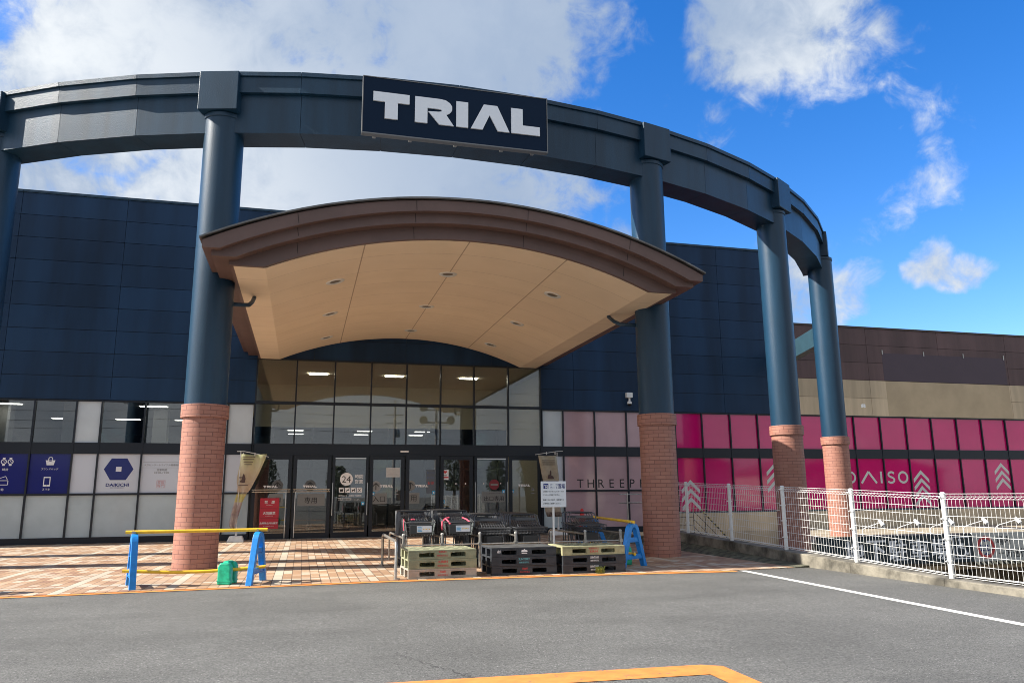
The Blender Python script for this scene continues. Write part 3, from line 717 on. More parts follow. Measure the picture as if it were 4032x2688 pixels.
for i, (x0, x1) in enumerate(zip(EX, EX[1:])):
    d = MB(); s = .085 if i in (2, 6) else .11; y0 = YF-.01 if i % 2 == 0 else YF+.03
    xa, xb = x0+FR/2, x1-FR/2
    d.box((xa, y0, .022), (xa+s, y0+.05, 2.55)); d.box((xb-s, y0, .022), (xb, y0+.05, 2.55))
    d.box((xa+s, y0, .022), (xb-s, y0+.05, .19)); d.box((xa+s, y0, 2.42), (xb-s, y0+.05, 2.55))
    f = d.build('door', navy_metal, st)
    MB().box((xa+s, y0+.02, .19), (xb-s, y0+.028, 2.42)).build('pane', glass_m, f); doors.append((f, xa, xb, y0))
def dpart(i, name, mb, mat): return mb.build(name, mat, doors[i][0])
for i, xs in ((0, 1), (1, -1)):
    f, xa, xb, y0 = doors[i]; h = MB()
    for z in (1.50, 1.435): h.tube([(xa+.02, y0-.06, z), (xb-.02, y0-.06, z)], .014, 8)
    xv = xb-.14 if i == 0 else xa+.09
    h.tube([(xv, y0-.062, 1.435), (xv, y0-.062, .05)], .016, 8)
    for x in (xa+.06, xb-.06): h.tube([(x, y0, 1.468), (x, y0-.06, 1.468)], .012, 6)
    dpart(i, 'handle', h, steel_b)
for i in (2, 6):
    f, xa, xb, y0 = doors[i]; h = MB()
    h.box((xa+.08, y0-.02, 2.44), (xb-.08, y0-.001, 2.475)); h.box((xa+.012, y0-.014, .7), (xa+.03, y0-.001, 1.7)); h.box((xb-.03, y0-.014, .7), (xb-.012, y0-.001, 1.7))
    dpart(i, 'handle', h, steel_b)
MB().tube([(xb, y0, .3), (xb, y0, .31)], .001, 4)
# lettering and notices on the doors, those behind the glass dimmed by colour
yd = lambda i: doors[i][3] + .0195
for i, x in ((0, -.94), (1, .23), (3, 2.60), (4, 3.73), (7, 7.18)):
    b = MB(); logo(b, x-.21, 1.552, .42, .074, yd(i)-.0065, .002); dpart(i, 'lettering', b, white_pr)
y = yd(2)
b = MB(); b.disc(1.34, 1.81, .20, y); dpart(2, 'disc_sticker', b, white_pr)
b = MB(); b.text('24', 1.34, 1.81, y-.003, h=.20); dpart(2, 'lettering', b, black_pr)
b = MB(); b.text('時間', 1.73, 1.895, y, h=.125, bold=.02); b.text('営業', 1.73, 1.735, y, h=.125, bold=.02)
b.text('防犯カメラ・防犯タグ設置店', 1.47, 1.30, y, w=.70, bold=.02); b.text('18歳未満および高校生の', 1.30, 1.225, y, w=.42); b.text('22時以降の入店はお断りいたします。', 1.44, 1.175, y, w=.66)
dpart(2, 'lettering', b, white_pr)
b = MB(); k = MB()
for j, x in enumerate((1.20, 1.385, 1.57, 1.755)):
    b.rect(x-.08, x+.08, 1.39, 1.55, y)
    yy = y-.003
    if j == 0: k.rect(x-.05, x+.05, 1.43, 1.50, yy); k.disc(x, 1.465, .02, yy-.001)
    elif j == 1: k.stroke([(x-.05, 1.45), (x+.05, 1.48)], .02, yy)
    elif j == 2: k.rect(x-.045, x+.04, 1.46, 1.485, yy); k.rect(x-.045, x-.03, 1.42, 1.46, yy-.0005); k.rect(x+.025, x+.04, 1.42, 1.52, yy-.0005)
    else: k.stroke([(x-.04, 1.52), (x+.03, 1.42)], .02, yy)
    k.stroke([(x-.06, 1.41), (x+.06, 1.53)], .012, yy-.0015)
dpart(2, 'notice', b, white_pr); dpart(2, 'pictogram', k, black_pr)
def arrow(i, x, z, r, mat):
    y = yd(i); b = MB(); b.disc(x, z, r, y); dpart(i, 'disc_sticker', b, mat)
    k = MB(); k.stroke([(x, z-r*.65), (x, z+r*.55)], r*.17, y-.003); k.stroke([(x-r*.55, z+r*.05), (x, z+r*.6), (x+r*.55, z+r*.05)], r*.17, y-.0035); dpart(i, 'arrow', k, black_pr)
arrow(3, 2.27, 1.58, .17, grey_pr); arrow(4, 3.37, 1.60, .16, plate_g); arrow(0, -.74, 1.62, .17, pm('dim_plate', (.09,.095,.095), .4)); arrow(1, .24, 1.62, .17, MATS['dim_plate'])  # disc colours darkened for signs seen dimly through the glass
def plate(i, x0, x1, z0, z1, body, tx, tz, th, mat=plate_g, tm=black_pr, extra=None, bold=.01):
    y = yd(i); b = MB(); b.rect(x0, x1, z0, z1, y+.0004); dpart(i, 'plate', b, mat)
    k = MB(); k.text(body, tx, tz, y-.003, h=th, bold=bold)
    if extra: k.text(extra[0], extra[1], extra[2], y-.003, h=extra[3])
    dpart(i, 'lettering', k, tm)
plate(0, -.98, -.56, 1.02, 1.38, '口', -.70, 1.19, .15)
plate(1, -.13, .70, 1.00, 1.37, '専用', .27, 1.17, .19)
plate(3, 2.17, 2.62, 1.03, 1.37, '入口', 2.37, 1.19, .19)
plate(4, 3.32, 3.66, 1.03, 1.37, '用', 3.47, 1.20, .19)
plate(6, 5.72, 6.50, 1.05, 1.40, '出口専用', 6.13, 1.17, .16, extra=('ここからは入れません', 6.13, 1.34, .05))
y = yd(6); b = MB(); b.disc(6.14, 1.62, .17, y); dpart(6, 'disc_sticker', b, maroon); b = MB(); b.rect(6.02, 6.26, 1.59, 1.645, y-.003); dpart(6, 'bar_mark', b, plate_g)
y = yd(3); b = MB(); b.rect(2.58, 3.02, 1.87, 2.17, y); dpart(3, 'notice', b, pm('white_paper', (.55,.56,.56), .6)); b = MB()
for k_ in range(6): b.rect(2.80-.05*(2+k_ % 3), 2.80+.05*(2+k_ % 3), 2.11-k_*.035, 2.115-k_*.035, y-.003)
dpart(3, 'lettering', b, grey_pr)
y = yd(5); b = MB(); b.rect(4.39, 4.615, 1.78, 2.11, y); dpart(5, 'notice', b, sign_white)
b = MB()
b.flat([(4.50+.062*1.0*(16*math.sin(t)**3)/16, 2.03+.058*(13*math.cos(t)-5*math.cos(2*t)-2*math.cos(3*t)-math.cos(4*t))/16) for t in [2*math.pi*k/24 for k in range(24)]], y-.003)
b.rect(4.395, 4.61, 1.835, 1.88, y-.003); dpart(5, 'heart_mark', b, red_pr)
b = MB(); b.text('AED', 4.50, 1.925, y-.003, h=.045, bold=.02); dpart(5, 'lettering', b, black_pr)
y = yd(0)-.03; b = MB(); b.rect(-1.22, -.66, .33, 1.245, y, .006); dpart(0, 'red_notice', b, red_sign)
b = MB()
for z, s, e, w in ((1.125, '禁　煙', 'NO SMOKING', .30), (.80, '火気厳禁', 'NO OPEN FLAME', .36), (.50, '危険物品持込厳禁', 'NO DANGEROUS GOODS', .52)):
    b.text(s, -.94, z, y-.008, w=w, bold=.03); b.text(e, -.94, z-.085, y-.008, w=w*.62)
dpart(0, 'lettering', b, white_pr)
b = MB()
for z in (.95, .645): b.rect(-1.22, -.66, z-.004, z+.004, y-.007)
dpart(0, 'divider_line', b, maroon)
for i, x, z in ((2, 1.87, 1.06), (3, 2.18, 1.36), (4, 4.12, 1.38), (5, 4.44, 1.08), (6, 6.46, 1.40), (7, 6.78, 1.40)):
    b = MB(); b.rect(x-.05, x+.05, z-.055, z+.055, yd(i)-.004); o = dpart(i, 'sticker', b, sky_pr); b = MB(); b.disc(x, z-.01, .028, yd(i)-.007, n=10); b.build('sticker_mark', white_pr, o) if False else dpart(i, 'sticker_mark', b, white_pr)
for i, x in ((3, 2.93), (4, 3.33), (7, 7.48)):
    b = MB(); y = yd(i); b.flat([(x-.055, 1.42), (x+.055, 1.42), (x, 1.53)], y); b.rect(x-.06, x+.06, 1.32, 1.35, y); dpart(i, 'sticker', b, grey_pr)
    b = MB(); b.rect(x-.006, x+.006, 1.435, 1.49, y-.003); dpart(i, 'sticker_mark', b, black_pr)
for i, xs in ((5, (4.55, 4.86, 5.18)), (6, (5.78, 6.36))):
    b = MB()
    for x in xs: b.disc(x, 1.655, .022, yd(i)-.006, n=12)
    dpart(i, 'dot_sticker', b, white_pr)
b = MB(); b.rect(3.88, 4.16, 1.35, 2.10, yd(4)+.0005); dpart(4, 'poster', b, pm('dim_poster', (.10, .12, .15), .4))  # poster colour muted, as if hung inside behind the glass
b = MB(); b.text('新アプリ', 4.02, 2.0, yd(4)-.003, w=.24); b.text('ポイント', 4.02, 1.85, yd(4)-.003, w=.26); dpart(4, 'lettering', b, pm('dim_blue', (.08, .16, .35), .5))
b = MB(); b.text('お得', 4.02, 1.68, yd(4)-.003, w=.2); dpart(4, 'lettering', b, red_pr)
# window graphics
yw = YF+.0295
def wpart(x0, name, mb, mat): return mb.build(name, mat, wins[x0])
b = MB(); hw, hh = .40, .315
b.flat([(-5.25+hw, 2.12), (-5.25+.21, 2.12+hh), (-5.25-.21, 2.12+hh), (-5.25-hw, 2.12), (-5.25-.21, 2.12-hh), (-5.25+.21, 2.12-hh)], yw); wpart(-5.84, 'hexagon_logo', b, navy_pr)
b = MB(); b.rect(-5.325, -5.175, 2.05, 2.19, yw-.003); wpart(-5.84, 'square_mark', b, sign_white)
b = MB(); b.text('DAIKICHI', -5.25, 1.665, yw, w=.62, h=.095, bold=.035); b.text('KAITORI SENMON', -5.25, 1.585, yw, w=.38, h=.028, bold=.02); wpart(-5.84, 'lettering', b, navy_pr)
b = MB(); b.text('メガセンタートライアル善通寺店', -4.07, 2.245, yw, w=1.0, bold=.01); b.text('営業時間', -4.07, 2.10, yw, w=.28, bold=.02); b.text('10:00-19:00', -4.07, 2.02, yw, w=.40, bold=.01)
for z in (2.33, 2.165): b.rect(-4.60, -3.53, z-.003, z+.003, yw)
wpart(-4.66, 'lettering', b, grey_pr)
b = MB(); b.text('買取', -4.07, 1.735, yw, w=.20); b.text('専門', -4.07, 1.635, yw, w=.20)
for q in ((-4.19,-3.95,1.79,1.796),(-4.19,-3.95,1.575,1.581),(-4.19,-4.184,1.581,1.79),(-3.956,-3.95,1.581,1.79)): b.rect(*q, yw)
wpart(-4.66, 'seal_mark', b, pm('pale_red_print', (.55, .25, .27), .5))
for x in (-8.26, -8.09):
    b = MB(); b.disc(x, 2.33, .075, yw, ri=.052); b.rect(x-.035, x+.035, 2.405, 2.445, yw); b.rect(x-.035, x+.035, 2.215, 2.255, yw); b.stroke([(x, 2.365), (x, 2.33), (x+.03, 2.32)], .012, yw)
    wpart(-8.73, 'watch_pictogram', b, sign_white)
for s_, x, z in (('時計', -8.20, 2.11), ('金券', -8.26, 1.55)): b = MB(); b.text(s_, x, z, yw, h=.075, bold=.01); wpart(-8.73, 'lettering', b, sign_white)
b = MB(); b.stroke([(-8.42, 1.68), (-8.10, 1.68), (-8.10, 1.80), (-8.42, 1.80), (-8.42, 1.68)], .018, yw); b.stroke([(-8.42, 1.82), (-8.17, 1.92), (-8.12, 1.83)], .016, yw)
wpart(-8.73, 'ticket_pictogram', b, sign_white)
b = MB(); x = -7.07
b.flat([(x-.125, 2.375), (x+.125, 2.375), (x+.09, 2.235), (x-.09, 2.235)], yw); b.stroke([(x-.05, 2.375), (x-.05, 2.43), (x-.025, 2.46), (x+.025, 2.46), (x+.05, 2.43), (x+.05, 2.375)], .02, yw-.0003)
b.text('ブランドバッグ', x, 2.125, yw, w=.44, bold=.015); b.text('スマホ', x-.04, 1.55, yw, w=.2, bold=.015)
b.flat([(x-.13, 1.63), (x+.05, 1.63), (x+.05, 1.905), (x-.13, 1.905)], yw)
wpart(-7.62, 'pictogram', b, sign_white)
b = MB(); b.rect(x-.105, x+.025, 1.68, 1.87, yw-.003); b.disc(x-.04, 1.655, .012, yw-.003, n=10); b.rect(x-.03, x+.03, 2.335, 2.355, yw-.003); wpart(-7.62, 'pictogram_detail', b, blue_vinyl)
b = MB()
for k_, ch in enumerate('THREEPPY'): b.text(ch, 9.17+.384*k_, 1.64, yw, h=.285)
b.build('lettering', black_pr, st)
b = MB(); zt, zb_, w = 2.04, 1.60, .075
b.disc(20.02, 1.82, .225, yw, ri=.15); b.stroke([(20.48, 1.60), (20.82, 2.03), (21.16, 1.60)], .085, yw); b.rect(21.34, 21.425, 1.60, 2.04, yw)
b.stroke([(21.98, 1.97), (21.88, 2.02), (21.76, 2.0), (21.70, 1.92), (21.76, 1.85), (21.92, 1.80), (21.98, 1.72), (21.92, 1.64), (21.80, 1.61), (21.68, 1.66)], .075, yw)
b.disc(22.38, 1.82, .235, yw, ri=.155); b.build('lettering', chev, st)
def chevrons(x, z, n, hw=.36, step=.30, th=.145):
    b = MB()
    for k_ in range(n):
        zz = z-step*k_
        b.flat([(x-hw, zz-hw*.95), (x, zz), (x+hw, zz-hw*.95), (x+hw, zz-hw*.95-th), (x, zz-th), (x-hw, zz-hw*.95-th)], yw)
    b.build('chevron_mark', chev, st)
chevrons(13.32, 1.75, 3); chevrons(16.78, 2.36, 3); chevrons(23.22, 2.09, 4); chevrons(27.15, 2.38, 3)

# inside of the store
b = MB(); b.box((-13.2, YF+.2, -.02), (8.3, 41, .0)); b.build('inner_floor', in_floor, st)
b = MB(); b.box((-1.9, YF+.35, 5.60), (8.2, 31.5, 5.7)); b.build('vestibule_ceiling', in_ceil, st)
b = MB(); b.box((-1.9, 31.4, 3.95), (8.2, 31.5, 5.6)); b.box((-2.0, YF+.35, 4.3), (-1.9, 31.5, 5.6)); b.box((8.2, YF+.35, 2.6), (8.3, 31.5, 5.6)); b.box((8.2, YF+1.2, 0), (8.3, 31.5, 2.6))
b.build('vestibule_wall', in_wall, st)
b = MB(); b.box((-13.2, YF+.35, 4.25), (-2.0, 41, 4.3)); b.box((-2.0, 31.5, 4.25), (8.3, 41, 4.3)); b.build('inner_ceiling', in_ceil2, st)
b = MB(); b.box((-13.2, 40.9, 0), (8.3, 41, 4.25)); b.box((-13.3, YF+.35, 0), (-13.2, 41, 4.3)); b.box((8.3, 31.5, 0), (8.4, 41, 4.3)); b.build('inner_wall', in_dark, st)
b = MB()
for x in (-1.2, .3, 1.8, 3.3, 4.8, 6.3, 7.8): b.box((x-.04, 31.42, 0), (x+.04, 31.5, 3.95))
for z in (2.35, 3.2): b.box((-1.9, 31.43, z-.04), (8.2, 31.49, z+.04))
b.build('inner_partition', navy_metal, st)
b = MB()
for x, y0, w, h in ((-1.0, 34, 2.0, 1.6), (2.2, 35, 2.4, 1.5), (5.6, 34, 2.0, 1.7), (-6, 29, 3, 1.5), (-10, 30, 2.5, 1.6), (-5.5, 34, 4, 1.7), (0.3, 28.6, .8, .9), (6.6, 28.5, .9, 1.0)): MB().box((x, y0, 0), (x+w, y0+.6, h)).build('shelving', pm('shelving', (.12, .11, .1), .6), st)
b = MB()
for x, y0 in ((-7.4, 27.2), (-5.0, 28.5), (-9.6, 28.0), (-3.0, 27.5)): MB().box((x, y0, 0), (x+.45, y0+.45, 4.25)).build('inner_pillar', pm('inner_pillar', (.30, .30, .29), .7), st)
lights = []
for x in (.4, 3.1, 5.9): lights.append((x, 28.2, 5.585, .32, .12))
for x in (-.4, 2.7, 5.4):
    for y0 in (32.6, 34.6, 36.6, 38.8): lights.append((x, y0, 4.24, .34, .1))
for x in (-11.6, -9.2, -7.0, -4.9, -3.2):
    for y0 in (27.6, 32.4): lights.append((x+(y0-27)*.08, y0, 4.24, .42, .10))
for x, y0, z, a, d_ in lights: MB().box((x-a, y0-d_, z-.012), (x+a, y0+d_, z)).build('ceiling_light', lamp2_m if z > 5 else lamp_m, st)

# ------------------------------------------------------------------ security camera on the wall
sc_ = thing('security_camera', 'small white dome security camera on the navy wall by the pink windows', 'camera', loc=(11.04, YF-.01, 4.59))
MB().box((-.11, -.16, .02), (.11, 0, .20)).build('mount', cam_white, sc_, bevel=.01)
MB().lathe((0, -.10, 0), [(.035, .03), (.035, -.10), (.075, -.12), (.085, -.20)], 20).build('housing', cam_white, sc_, True)
MB().lathe((0, -.10, -.20), [(.08, 0), (.072, -.035), (.045, -.068), (.005, -.08)], 20).build('dome', lens_blk, sc_, True)

# ------------------------------------------------------------------ low wall, gutter, fence
def ztop(y): return max(.10, .10+.0363*(y-9.2))
def zgut(y): return max(.0, .02+.03*(y-12.4))
b = MB(); ys = [-6, -2, 2, 5, 7, 9.2, 11.13, 13.05, 14.97, 16.9, 18.9]
for y0, y1 in zip(ys, ys[1:]):
    g = .012 if abs(y1-13.05) < .01 else .0
    b.hexa([(8.66, y0, -2.6), (8.94, y0, -2.6), (8.94, y1-g, -2.6), (8.66, y1-g, -2.6), (8.66, y0, ztop(y0)), (8.94, y0, ztop(y0)), (8.94, y1-g, ztop(y1)), (8.66, y1-g, ztop(y1))])
b.box((8.66, 18.9, -2.6), (8.94, 25.15, .0))
o = b.build('low_wall', concrete, bevel=.012); tag(o, 'low stained concrete kerb wall under the white mesh fence', 'wall')
b = MB(); gs = [12.2, 14, 16, 18, 20, 25.1]
for y0, y1 in zip(gs, gs[1:]):
    b.hexa([(8.365, y0, -.1), (8.655, y0, -.1), (8.655, y1, -.1), (8.365, y1, -.1), (8.365, y0, .012), (8.655, y0, zgut(y0)+.02), (8.655, y1, min(.22, zgut(y1)+.02)), (8.365, y1, .012)])
tag(b.build('gutter_strip', gutter_m), 'mossy gutter strip along the foot of the low wall', 'gutter', kind='structure')
fence = thing('mesh_fence', 'white welded wire mesh fence on round posts above the concrete kerb', 'fence')
FX = 8.80; FY = [-4.25, -2.33, -.41, 1.51, 3.43, 5.35, 7.27, 9.20, 11.13, 13.05, 14.97, 16.90, 18.82]
for yp in FY:
    z0 = ztop(yp)-.03
    b = MB(); b.lathe((0,0,0), [(.036, -.03), (.036, 1.15), (.04, 1.15), (.04, 1.165), (.02, 1.18)], 14); p = b.build('post', white_paint, fence, True); p.location = (FX, yp, z0+.03)
    b = MB()
    for z in (.22, .52, .80, 1.10): MB().lathe((0,0,0), [(.044, z), (.044, z+.025)], 14).box((-.07, -.012, z+.004), (-.03, .012, z+.02)).build('clamp', white_paint, p, True)
for y0, y1 in zip(FY, FY[1:]):
    a, c = y0+.05, y1-.05; z0, z1 = ztop(a), ztop(c); b = MB()
    def Z(y, h): return z0+(z1-z0)*(y-a)/(c-a)+h
    wr = .0027
    n = 26
    for i in range(n+1):
        yy = a+(c-a)*i/n; b.tube([(FX-.045, yy, Z(yy, .06)), (FX-.045, yy, Z(yy, 1.08))], wr, 4, False)
        for h in (.06, 1.08): b.tube([(FX-.045, yy, Z(yy, h)), (FX+.035, yy, Z(yy, h+(.035 if h > 1 else -.0))), (FX-.005, yy, Z(yy, h-.0+(.075 if h > 1 else -.03)))], wr, 4, False)
    for h in (.06, .20, .33, .46, .59, .72, .85, .97, 1.08): b.tube([(FX-.05, a, Z(a, h)), (FX-.05, c, Z(c, h))], wr+.0006, 4, False)
    for dx, h in ((.035, 1.115), (-.005, 1.155), (.035, .06), (-.005, .03)): b.tube([(FX+dx, a, Z(a, h)), (FX+dx, c, Z(c, h))], wr+.001, 4, False)
    b.build('mesh_panel', white_paint, fence)

# ------------------------------------------------------------------ sunken ramp with its portal
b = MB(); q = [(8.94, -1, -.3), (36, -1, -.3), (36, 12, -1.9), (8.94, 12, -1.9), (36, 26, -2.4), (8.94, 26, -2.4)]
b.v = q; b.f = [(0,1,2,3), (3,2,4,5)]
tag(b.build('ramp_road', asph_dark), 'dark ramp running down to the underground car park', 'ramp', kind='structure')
b = MB(); b.box((35.9, -1, -2.6), (36.1, 26, .0)); b.box((8.94, -1.2, -2.6), (36.1, -1, .0))
tag(b.build('ramp_wall', slab_m), 'concrete side walls holding the ground around the sunken ramp', 'wall')
po = thing('ramp_portal', 'beige concrete portal over the underground parking ramp behind the fence', 'portal')
b = MB(); b.prism_xy([(13.05, 18.42), (34, 18.42), (34, 25.15), (17.3, 25.15)], -.72, -.02); b.build('roof_slab', slab_m, po)
b = MB(); b.prism_xy([(13.05, 18.45), (13.4, 18.45), (17.6, 25.1), (17.3, 25.1)], -2.6, -.725); b.box((13.4, 18.45, -2.6), (16.3, 18.75, -.725)); b.build('side_wall', slab_m, po)
b = MB(); b.box((18.5, 18.45, -2.6), (19.2, 18.8, -.725)); b.build('pillar', pm('brown_pillar', (.2, .15, .09), .8, var=.3), po)
b = MB(); b.box((16.3, 18.35, -.86), (34, 18.45, -.74)); b.build('lintel', pm('lintel_brown', (.28, .19, .10), .8, var=.3), po)
YS = 18.36
ps = thing('parking_sign', 'long dark sign with large white parking characters and a wheelchair symbol, seen through the fence', 'sign')
MB().box((13.3, YS-.06, -.66), (18.33, YS, .10)).build('board', park_green, ps)
b = MB()
for k_, ch in enumerate('地下駐車場'): b.text(ch, 14.42+.70*k_, -.29, YS-.061, h=.56, w=.58, bold=.045)
x = 17.95
b.stroke([(x-.27, -.56), (x+.27, -.56), (x+.27, .02), (x-.27, .02), (x-.27, -.56)], .03, YS-.061)
b.disc(x-.05, -.06, .045, YS-.061, n=14); b.stroke([(x-.05, -.11), (x-.05, -.28), (x+.10, -.28), (x+.16, -.45), (x+.22, -.42)], .05, YS-.0615); b.disc(x-.03, -.36, .17, YS-.062, ri=.125); b.stroke([(x-.05, -.17), (x+.07, -.17)], .035, YS-.0625)
b.build('lettering', white_pr, ps)
ws = thing('height_limit_sign', 'white sign with a red ringed height limit of 2.2 m and one way writing', 'sign')
MB().box((18.36, YS-.06, -.66), (21.8, YS, .12)).build('board', pm('cream_board', (.5, .5, .46), .5), ws)
b = MB(); b.disc(18.79, -.28, .31, YS-.061, ri=.225); b.build('red_ring', red_pr, ws)
b = MB(); b.text('2.2', 18.74, -.29, YS-.061, h=.19, bold=.02); b.text('m', 18.95, -.33, YS-.061, h=.09); b.flat([(18.69, -.08), (18.89, -.08), (18.79, -.14)], YS-.061); b.flat([(18.69, -.48), (18.89, -.48), (18.79, -.42)], YS-.061); b.build('lettering', navy_pr, ws)
b = MB(); b.text('場内', 19.42, -.10, YS-.061, h=.24, bold=.01); b.text('一方通行', 19.72, -.45, YS-.061, h=.24, bold=.01); b.build('lettering', black_pr, ws)
MB().box((18.36, YS-.055, -.75), (21.8, YS-.005, -.665)).build('hazard_strip', hazard2_m, ws)
for k_, x in enumerate((14.75, 15.87, 16.98, 18.12, 19.25)):
    o = thing('spotlight', ('leftmost', 'second', 'middle', 'fourth', 'rightmost')[k_] + ' small white spotlight arm above the parking signs, counted from the left', 'lamp', 'spotlights over the parking signs', (x, YS-.03, .10))
    MB().tube([(0, 0, -.05), (0, 0, .13), (.01, -.03, .19), (.02, -.10, .23), (.03, -.72, .40)], .012, 6).build('arm', cam_white, o, True)
    MB().tube([(.03, -.66, .44), (.03, -.80, .31)], [.04, .058], 12).build('lamp_head', cam_white, o, True)
sr = thing('stair_railing', 'thin dark stair railing with a black and yellow striped handrail on the beige wall', 'railing')
MB().tube([(13.02, 24, .74), (14.15, 24, -.40)], .028, 8).build('handrail', hazard_m, sr, True)
for x, z0, z1 in ((12.78, -.3, .84), (13.2, -.3, .64), (12.05, .0, .86)): MB().tube([(x, 24.1, z0), (x, 24.1, z1)], .016, 6).build('post', pm('railing_brown', (.1, .075, .055), .5), sr)
b = MB()
for dz in (0, -.27, -.52): b.tube([(12.78, 24.1, .70+dz), (13.7, 24.1, -.18+dz)], .012, 6); b.tube([(12.0, 24.1, .70+dz-.2), (12.78, 24.1, .70+dz-.2)], .012, 6)
b.build('lower_rail', MATS['railing_brown'], sr)
hr = thing('window_handrail', 'steel two bar handrail in front of the mauve shop windows', 'railing')
for x in (10.48, 11.9): MB().tube([(x, 24.3, .0), (x, 24.3, 1.33)], .022, 8).build('post', steel, hr)
for z in (1.27, .99): MB().tube([(10.2, 24.3, z), (12.1, 24.3, z)], .018, 8).build('rail', steel, hr)

# ------------------------------------------------------------------ barricades with water weights
def make_barricade(label, grp, yaws=(0, 0), L=1.0):
    """local frame: pole along X, A frames across Y, length 2 m"""
    t = thing('barricade', label, 'barricade', grp)
    for xx, yaw in zip((.125-L, L-.125), yaws):
        x = 0
        b = MB(); pts = []
        for k_ in range(13):
            a = math.pi*k_/12; pts.append((.095*math.cos(a), .655+.095*math.sin(a)))
        outer = [(.405, 0), (.165, .66)] + [(.155*math.cos(math.pi*k_/10), .66+.10*math.sin(math.pi*k_/10)) for k_ in range(1, 10)] + [(-.165, .66), (-.405, 0), (-.315, 0), (-.075, .64)] + [(-.06*math.cos(math.pi*k_/8), .645+.045*math.sin(math.pi*k_/8)) for k_ in range(1, 8)] + [(.075, .64), (.315, 0)]
        w_, b2_ = .045, len(b.v)
        n = len(outer); b.v += [(x-w_, p[0], p[1]) for p in outer] + [(x+w_, p[0], p[1]) for p in outer]
        b.f.append(tuple(range(n))); b.f.append(tuple(n+i for i in reversed(range(n))))
        for i in range(n): j = (i+1) % n; b.f.append((j, i, n+i, n+j))
        f = b.build('a_frame', blue_pl, t, bevel=.006); f.location = (xx, 0, 0); f.rotation_euler = (0, 0, R(yaw))
        b = MB()
        for z, w2 in ((.19, .30), (.48, .175)):
            b.box((x-.03, -w2, z-.035), (x+.03, w2, z+.035)); b.box((x-.04, -w2, z-.045), (x+.04, w2, z-.037))
        b.build('crossbar', blue_pl, f)
        b = MB(); b.tube([(x-.02, 0, .735), (x-.02, 0, .80)], .03, 8); b.tube([(x, .05, .78), (x, -.05, .78)], .012, 6); b.tube([(x-.02, 0, .20), (x-.02, 0, .27)], .026, 8); b.build('clamp', steel, f)
    MB().tube([(-L, 0, .785), (L, 0, .785)], .025, 14).build('top_pole', yellow, t, True)
    MB().tube([(-L+2*L*k_/10, 0, .235-.045*math.sin(math.pi*k_/10)) for k_ in range(11)], .024, 14).build('lower_pole', yellow, t, True)
    return t
gB = 'blue and yellow barricades'
br1 = make_barricade('blue A frame barricade with yellow poles in front of the sunlit brick column', gB, (13.5, -14))
br1.location = (-1.49, 12.80, .012); br1.rotation_euler = (0, 0, R(.8))
br2 = make_barricade('blue A frame barricade with a longer yellow pole beside the shaded brick column', gB, (43, 0), 1.75)
br2.location = (5.97, 14.76, .012); br2.rotation_euler = (0, 0, R(82))
br3 = copy_tree(br1); br3['label'] = 'blue and yellow barricade standing left of the picture, only its shadow showing'
br3.location = (-5.42, 12.62, .012); br3.rotation_euler = (0, 0, R(.8))
def make_weight(label, loc, rz):
    t = thing('water_weight', label, 'weight', 'green water weights on the barricades', loc, rz)
    for sgn in (-1, 1):
        b = MB(); p = []
        y0, y1 = (.045, .155)
        prof = [(-.10, 0), (.10, 0), (.10, .255), (.07, .315), (-.07, .315), (-.10, .255)]
        b.prism_xz(prof, sgn*y0, sgn*y1); b.build('tank', green_pl, t, bevel=.02)
        b = MB(); b.box((-.103, sgn*.05, .045), (.103, sgn*.1575, .06)); b.build('tank_rib', green_pl, t)
    MB().hexa([(-.05,-.12,.31),(.05,-.12,.31),(.05,.12,.31),(-.05,.12,.31),(-.035,-.09,.337),(.035,-.09,.337),(.035,.09,.337),(-.035,.09,.337)]).build('handle', green_pl, t, bevel=.008)
    return t
w1 = make_weight('green plastic water weight hung on the lower pole of the barricade by the sunlit column', (-1.03, 12.79, .014), R(-17))
w2 = copy_tree(w1); w2['label'] = 'green plastic water weight on the barricade beside the pallets, half hidden'; w2.location = (5.78, 13.70, .014); w2.rotation_euler = (0, 0, R(72))

# ------------------------------------------------------------------ pallets
def pallet_mesh(top_open):
    W, Dp, H = .55, .42, .143
    b = MB()
    b.box((-W, -Dp, H-.026), (W, Dp, H))            # deck
    b.box((-W, -Dp, 0), (W, -Dp+.10, .022)); b.box((-W, Dp-.10, 0), (W, Dp, .022)); b.box((-W, -.06, 0), (W, .06, .022))
    zz0, zz1 = .0222, H-.0262
    for x0, x1 in ((-W, -W+.175), (-.13, .13), (W-.175, W)):
        for y0, y1 in ((-Dp, -Dp+.09), (-.05, .05), (Dp-.09, Dp)): b.box((x0, y0, zz0), (x1, y1, zz1))
    for x0, x1 in ((-W+.1752, -.1302), (.1302, W-.1752)):
        for yf in (-Dp, Dp-.03):
            b.box((x0, yf+.0, H-.044), (x1, yf+.03, zz1)); b.box((x0, yf, zz0), (x1, yf+.03, .034))
            for xa, sg_ in ((x0, 1), (x1, -1)):     # rounded corners of the fork openings
                for zc, sz in ((.0342, 1), (H-.0442, -1)):
                    b.prism_xz([(xa, zc), (xa+sg_*.013, zc), (xa, zc+sz*.013)], yf, yf+.03)
    return b
def slot_marks(dark):  # near-black pads on the deck stand for the shade inside its slots
    b = MB()
    for r_i, yy in enumerate((-.24, -.08, .10, .26)):
        for k_ in range(6):
            x = -.40+.16*k_+(.05 if r_i % 2 else 0); b.box((x-.045, yy-.016, .1425), (x+.045, yy+.016, .1445))
    return b
